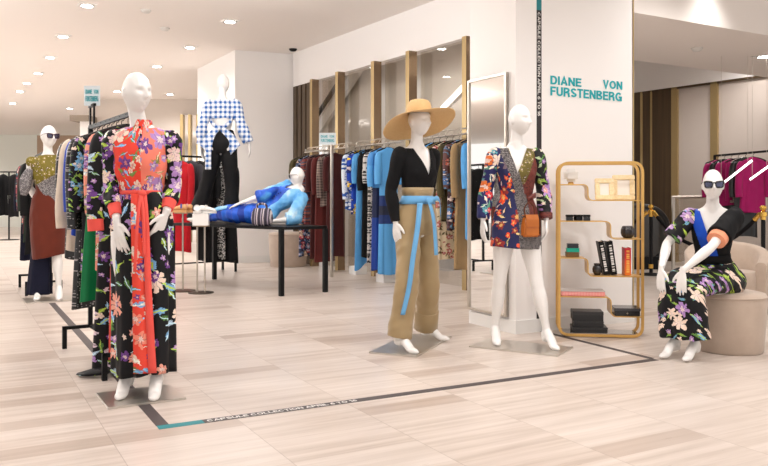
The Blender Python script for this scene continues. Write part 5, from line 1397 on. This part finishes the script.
# dark faceted globe
o = item('tealight_holder', 'dark round ridged tealight holder on the right end of the second shelf', 'candle holder', 630.5, 239, .11)
r_ = pz(6.4); g = G(); n_ = 48
g.loft([[V(((r_ * q + .003 * math.cos(12 * 2 * PI * k / n_)) * math.cos(2 * PI * k / n_), (r_ * q + .003 * math.cos(12 * 2 * PI * k / n_)) * math.sin(2 * PI * k / n_), z * r_)) for k in range(n_)] for q, z in ((.55, 0), (.85, .3), (1, .8), (.98, 1.3), (.8, 1.75), (.7, 1.8))])
smoke_c = S('smoked ceramic', (.03, .03, .034), .25).mat; obj('bowl', g, smoke_c, o, ang=80)
g = G(); g.tube([(r_ * .72 * math.cos(2 * PI * k / 32), r_ * .72 * math.sin(2 * PI * k / 32), r_ * 1.8) for k in range(32)], .006, 8, loop=True); obj('rim', g, S('grey ceramic', (.1, .1, .11), .3).mat, o)
# three stacked boxes, each its own
zz = 258.5
for i, (px, w_, h_, m, l) in enumerate(((575.5, 13.5, 5, S('bronze lidded box', rgb(120, 92, 56), .4, metal=.4).mat, 'bronze box at the bottom of the little stack on the third shelf'), (576, 13, 4, S('turquoise box', rgb(0, 178, 150), .4).mat, 'turquoise box in the middle of the little stack'), (576, 11.5, 4.6, S('navy black box', (.012, .014, .022), .3).mat, 'dark box on top of the turquoise box'))):
    o = item('trinket_box', l, 'box', px, zz, .10)
    g = G(); g.box((0, 0, pz(h_) * .35), (pz(w_) * .96, pz(w_) * .8, pz(h_) * .7)); obj('base', g, m, o, smooth=False, bev=.003)
    g = G(); g.box((0, 0, pz(h_) * .84), (pz(w_), pz(w_) * .84, pz(h_) * .30)); obj('lid', g, m, o, smooth=False, bev=.003)
    zz -= h_ - (.74 if i == 0 else 0) * 0
# dark vase
o = item('vase', 'small round black vase on the step of the third shelf', 'vase', 600.5, 276.5, .10)
r_ = pz(4.9); g = G(); g.lathe([(.0, 0), (r_ * .6, 0), (r_ * .95, r_ * .6), (r_, r_ * 1.2), (r_ * .85, r_ * 1.75), (r_ * .6, r_ * 1.95)], n=40); obj('body', g, smoke_c, o, ang=60)
g = G(); g.lathe([(r_ * .6, r_ * 1.93), (r_ * .66, r_ * 2.0), (r_ * .7, r_ * 2.35), (r_ * .55, r_ * 2.35), (r_ * .5, r_ * 2.0)], n=40, caps=False); obj('neck', g, smoke_c, o, ang=60)
# books
whitep = S('white print', (.8, .78, .76), .6).mat; page = S('book pages', (.75, .70, .62), .9).mat
def book(px, py, wpx_, hpx, tilt, cov, label, marks, mcol, dy=.07):
    o = item('book', label, 'book', px, py, dy); w_, h_, d_ = pz(wpx_), pz(hpx), .15
    M = Matrix.Translation((0, 0, .001)) @ Matrix.Rotation(R(tilt), 4, 'Y') @ Matrix.Translation((w_ / 2 * (1 if tilt > 0 else -1) * (tilt != 0) * -1, 0, 0))
    M = Matrix.Translation((0, 0, .001 + abs(math.sin(R(tilt))) * w_ * .5)) @ Matrix.Rotation(R(tilt), 4, 'Y')
    g = G(); g.box((-w_ / 2 + .003, d_ / 2, h_ / 2), (.005, d_, h_), M=M); g.box((w_ / 2 - .003, d_ / 2, h_ / 2), (.005, d_, h_), M=M); g.box((0, .003, h_ / 2), (w_ - .008, .006, h_), M=M); obj('cover', g, cov, o, smooth=False)
    g = G(); g.box((0, d_ / 2 + .003, h_ / 2), (w_ - .012, d_ - .012, h_ - .008), M=M); obj('pages', g, page, o, smooth=False)
    g = G(); rs = random.Random(int(px))
    z = h_ * .10
    while z < h_ * .88:
        l_ = rs.uniform(.006, .016)
        g.box((0, -.0008, z + l_ / 2), (w_ * .46, .001, l_), M=M); z += l_ + rs.choice((.004, .004, .012))
    obj('spine_print', g, mcol, o, smooth=False)
book(609.5, 276.5, 5.8, 34, -10, blackm, 'black book with white spine print leaning nearest the vase', 1, whitep)
book(616.8, 276.5, 5.8, 34, -8, blackm, 'black book with white spine print leaning towards the red book', 1, whitep)
redb = S('red book cover', None, .5); x, y, z = redb.sep(redb.obco()); redb.set('Base Color', redb.ramp(s_ := redb.ma('MULTIPLY', z, 1 / pz(27)), [(0, rgb(244, 130, 40)), (.5, rgb(240, 84, 40)), (.7, rgb(214, 34, 50)), (1, rgb(226, 48, 60))])); 
book(630, 276.5, 6.2, 27.5, 0, redb.mat, 'upright red and orange book standing alone on the third shelf', 1, S('orange print', rgb(250, 190, 90), .6).mat)
# pink tray, dark box with ring handle, big black boxes
pk = stripes('pink pleats', [rgb(246, 150, 150), rgb(250, 186, 182)], .006, True, 0, .0, .6)
o = item('pink_box', 'long flat pink pleated box on the fourth shelf', 'box', 585.5, 297.5, .12)
g = G(); g.box((0, 0, pz(4.6) / 2), (pz(43), .19, pz(4.6))); obj('box_body', g, pk, o, bev=.006, ang=60)
g = G(); g.box((0, 0, pz(4.6) + .003), (pz(43.5), .194, .006)); obj('lid_panel', g, S('pale grey lid', (.62, .58, .56), .3).mat, o, bev=.002, ang=60)
o = item('drawer_box', 'flat black drawer box with a tiny pale knob beside the lowest step', 'box', 628.5, 316.5, .12)
g = G(); g.box((0, 0, pz(4.8) / 2), (pz(24.5), .19, pz(4.8))); obj('drawer', g, blackplastic, o, smooth=False, bev=.002)
g = G(); g.box((0, 0, pz(4.8) + .012), (pz(25.5), .20, .022)); obj('lid', g, S('graphite lid', (.05, .05, .055), .2).mat, o, smooth=False, bev=.002)
g = G(); ball(g, (0, -.099, pz(2.6)), .007, 10); obj('knob', g, nickel, o)
zc = .034
for px, w_, h_, d_, l in ((592, 35, 5.6, .19, 'widest black storage box, lowest in the stack on the bottom shelf'), (591, 29.5, 6.0, .17, 'middle black storage box in the stack on the bottom shelf'), (590.2, 30.5, 9.6, .18, 'deepest black storage box, topmost of the stack on the bottom shelf')):
    o = thing('storage_box', l, 'box', place(px, .11, zc), SROT)
    hh = pz(h_)
    g = G(); g.box((0, 0, hh * .33), (pz(w_) * .985, d_ * .985, hh * .66)); obj('base', g, S('matt black box', (.010, .010, .011), .5).mat, o, smooth=False, bev=.002)
    g = G(); g.box((0, 0, hh * .80), (pz(w_), d_, hh * .40 - .001)); obj('lid', g, S('black box lid', (.022, .021, .022), .4).mat, o, smooth=False, bev=.003)
    zc += hh + .0005

# ================================================================= bags
amber = S('amber leather', None, .35); _n = amber.noise(amber.obco(), 7, 3); amber.set('Base Color', amber.mix(_n, rgb(150, 74, 16), rgb(206, 118, 34))); amber = amber.mat
brn = S('brown suede', rgb(92, 44, 22), .8).mat
pb = at(530.5, 237, 5.68)
o = thing('handbag', 'small amber leather handbag hanging from the patchwork dress mannequin hand', 'handbag', (pb.x, 5.70, pb.z), R(20))
def taper(w0, w1, d0, d1, h, z0=0):
    g = G(); g.loft([[V((sx_ * w_ / 2, sy_ * d_ / 2, z)) for sx_, sy_ in ((-1, -1), (1, -1), (1, 1), (-1, 1))] for w_, d_, z in ((w0, d0, z0), (w0 * 1.02, d0, z0 + h * .3), (w1, d1, z0 + h))]); return g
obj('body', taper(.13, .10, .075, .055, .155), amber, o, bev=.012, seg=3, ang=60)
g = G(); g.loft([[V((x, y, z)) for x in (-.052, .052)] for y, z in ((.03, .158), (-.026, .166), (-.040, .13), (-.0425, .075))], False, False); 
me = bake(mesh_of(g), [('SOLIDIFY', dict(thickness=.004, offset=1))]); obj('flap', me, amber, o)
g = G(); g.box((.068, 0, .075), (.012, .06, .12)); obj('gusset', g, brn, o, bev=.004, ang=60)
g = G(); g.tube([V(q) for q in cr([(-.04, 0, .155), (-.046, 0, .215), (-.01, -.005, .255), (.03, 0, .225), (.04, 0, .155)], 6)], .005, 8); obj('handle', g, brn, o)
tote_m = stripes('charcoal lilac stripe', [rgb(58, 52, 70), rgb(150, 140, 156), rgb(44, 40, 56), rgb(196, 186, 190), rgb(70, 62, 84), rgb(36, 32, 46)], .014, True, .0, .006)
M4 = Matrix.Translation((r4.x, r4.y, TZ)) @ Matrix.Rotation(R(rzr), 4, 'Z'); pb = M4 @ V((.27, -.235, 0))
o = thing('tote_bag', 'striped charcoal and lilac bag resting on the table against the reclining mannequin', 'bag', (pb.x, pb.y, TZ + .001), R(rzr + 8))
g = G(); n_ = 40
def sq(a, e): return math.copysign(abs(a) ** e, a)
g.loft([[V((rx * sq(math.cos(2 * PI * k / n_), .7), ry * sq(math.sin(2 * PI * k / n_), .8), z)) for k in range(n_)] for rx, ry, z in ((.10, .035, 0), (.128, .055, .02), (.14, .062, .09), (.132, .05, .16), (.11, .034, .205), (.10, .022, .21))])
obj('body', g, tote_m, o, ang=60)
g = G(); g.tube([V(q) for q in cr([(-.06, 0, .195), (-.06, -.01, .245), (0, -.02, .265), (.06, -.01, .245), (.06, 0, .195)], 6)], .009, 8, ref=(0, 1, 0), squash=1.6); obj('handle', g, tote_m, o)

# ================================================================= side tables and shoes beside the display table
def shoe(name, label, loc, rz, upper, sole_m, L=.25, heel=.02, strap=None):
    o = thing(name, label, 'shoe', loc, rz)
    prof = [(-.5, .028), (-.42, .036), (-.2, .034), (.1, .042), (.3, .044), (.43, .034), (.5, .012)]
    def outline(k): 
        P_ = cr([(x * L, w_ * k) for x, w_ in prof], 4); return [(p[0], -p[1]) for p in P_] + [(p[0], p[1]) for p in P_[::-1]]
    g = G(); g.prism(outline(1.03), 0, heel); obj('sole', g, sole_m, o, ang=40)
    g = G(); rings = []
    for x, w_, h in ((-.47, .024, .06), (-.40, .032, .072), (-.2, .032, .07), (.0, .036, .062), (.18, .04, .048), (.34, .038, .036), (.47, .016, .02)):
        rings.append([V((x * L, w_ * math.cos(2 * PI * j / 20), heel - .002 + max(0, h * (.5 + .5 * math.sin(2 * PI * j / 20))))) for j in range(20)])
    g.loft([[V(q) for q in r] for r in cr([np.array([tuple(p) for p in r]).ravel() for r in rings], 3) for r in [np.array(r).reshape(-1, 3)]])
    obj('upper', g, upper, o, ang=60)
    if strap:
        g = G(); g.tube([V(q) for q in cr([(-.02, -.036, heel + .02), (-.02, -.026, heel + .062), (-.02, .0, heel + .072), (-.02, .026, heel + .062), (-.02, .036, heel + .02)], 4)], .010, 8, ref=(1, 0, 0), squash=.5); obj('strap', g, strap, o)
    return o
def side_table(label, p, zt, poles, top_r):
    o = thing('side_table', label, 'side table', p)
    g = G(); g.lathe([(.0, 0), (.15, 0), (.15, .010), (.0, .012)]); obj('base', g, S('bronze base', (.12, .1, .08), .35, metal=.8).mat, o, ang=40)
    for x, y in poles:
        g = G(); g.tube([(x, y, .01), (x, y, zt - .008)], .011, 12); obj('pole', g, nickel, o)
    g = G(); g.lathe([(.0, zt - .012), (top_r, zt - .012), (top_r, zt), (.0, zt)], n=40); obj('top', g, S('bronze top', (.35, .27, .18), .3, metal=.7).mat, o, ang=40)
    return o
t1 = gnd(184.5, 291); t2 = gnd(201, 293)
t1.x -= .02
z1_ = at(186, 212.5, t1.y).z; z2_ = at(200, 225.5, t2.y).z
side_table('slim single-pole side table with tan sandals beside the display table', t1, z1_, [(0, 0)], .105)
side_table('slim two-pole side table carrying the white box beside the display table', t2, z2_, [(-.045, 0), (.045, 0)], .10)
g = G(); g.box((0, 0, .072), (.185, .16, .144)); tag(obj('display_box', g, white_paint, None, False, .004, loc=(t2.x, t2.y, z2_ + .0005), rz=R(8)), 'white cube display box under the white shoes', 'box')
wl = S('white leather', (.82, .80, .78), .4).mat; rub2 = S('pale rubber', (.7, .68, .66), .6).mat
sh1 = shoe('trainer', 'white trainer on the white cube box, turned to the front', (t2.x - .045, t2.y - .0, z2_ + .146), R(-68), wl, rub2, .21, .024, rub2)
sh2 = shoe('trainer', 'white trainer on the white cube box, seen from its side', (t2.x + .075, t2.y + .02, z2_ + .146), R(-12), wl, rub2, .22, .024, rub2)
tanl = S('tan leather', rgb(206, 156, 104), .5).mat; bl = S('blue and rose straps', rgb(40, 60, 150), .5).mat; rose = S('rose strap', rgb(226, 150, 160), .5).mat
shoe('sandal', 'tan flat sandal with a blue strap on the slim single-pole side table', (t1.x - .03, t1.y - .035, z1_ + .0005), R(190), tanl, tanl, .18, .03, bl)
shoe('sandal', 'tan flat sandal with a rose strap on the slim single-pole side table', (t1.x + .02, t1.y + .045, z1_ + .0005), R(182), tanl, tanl, .18, .03, rose)
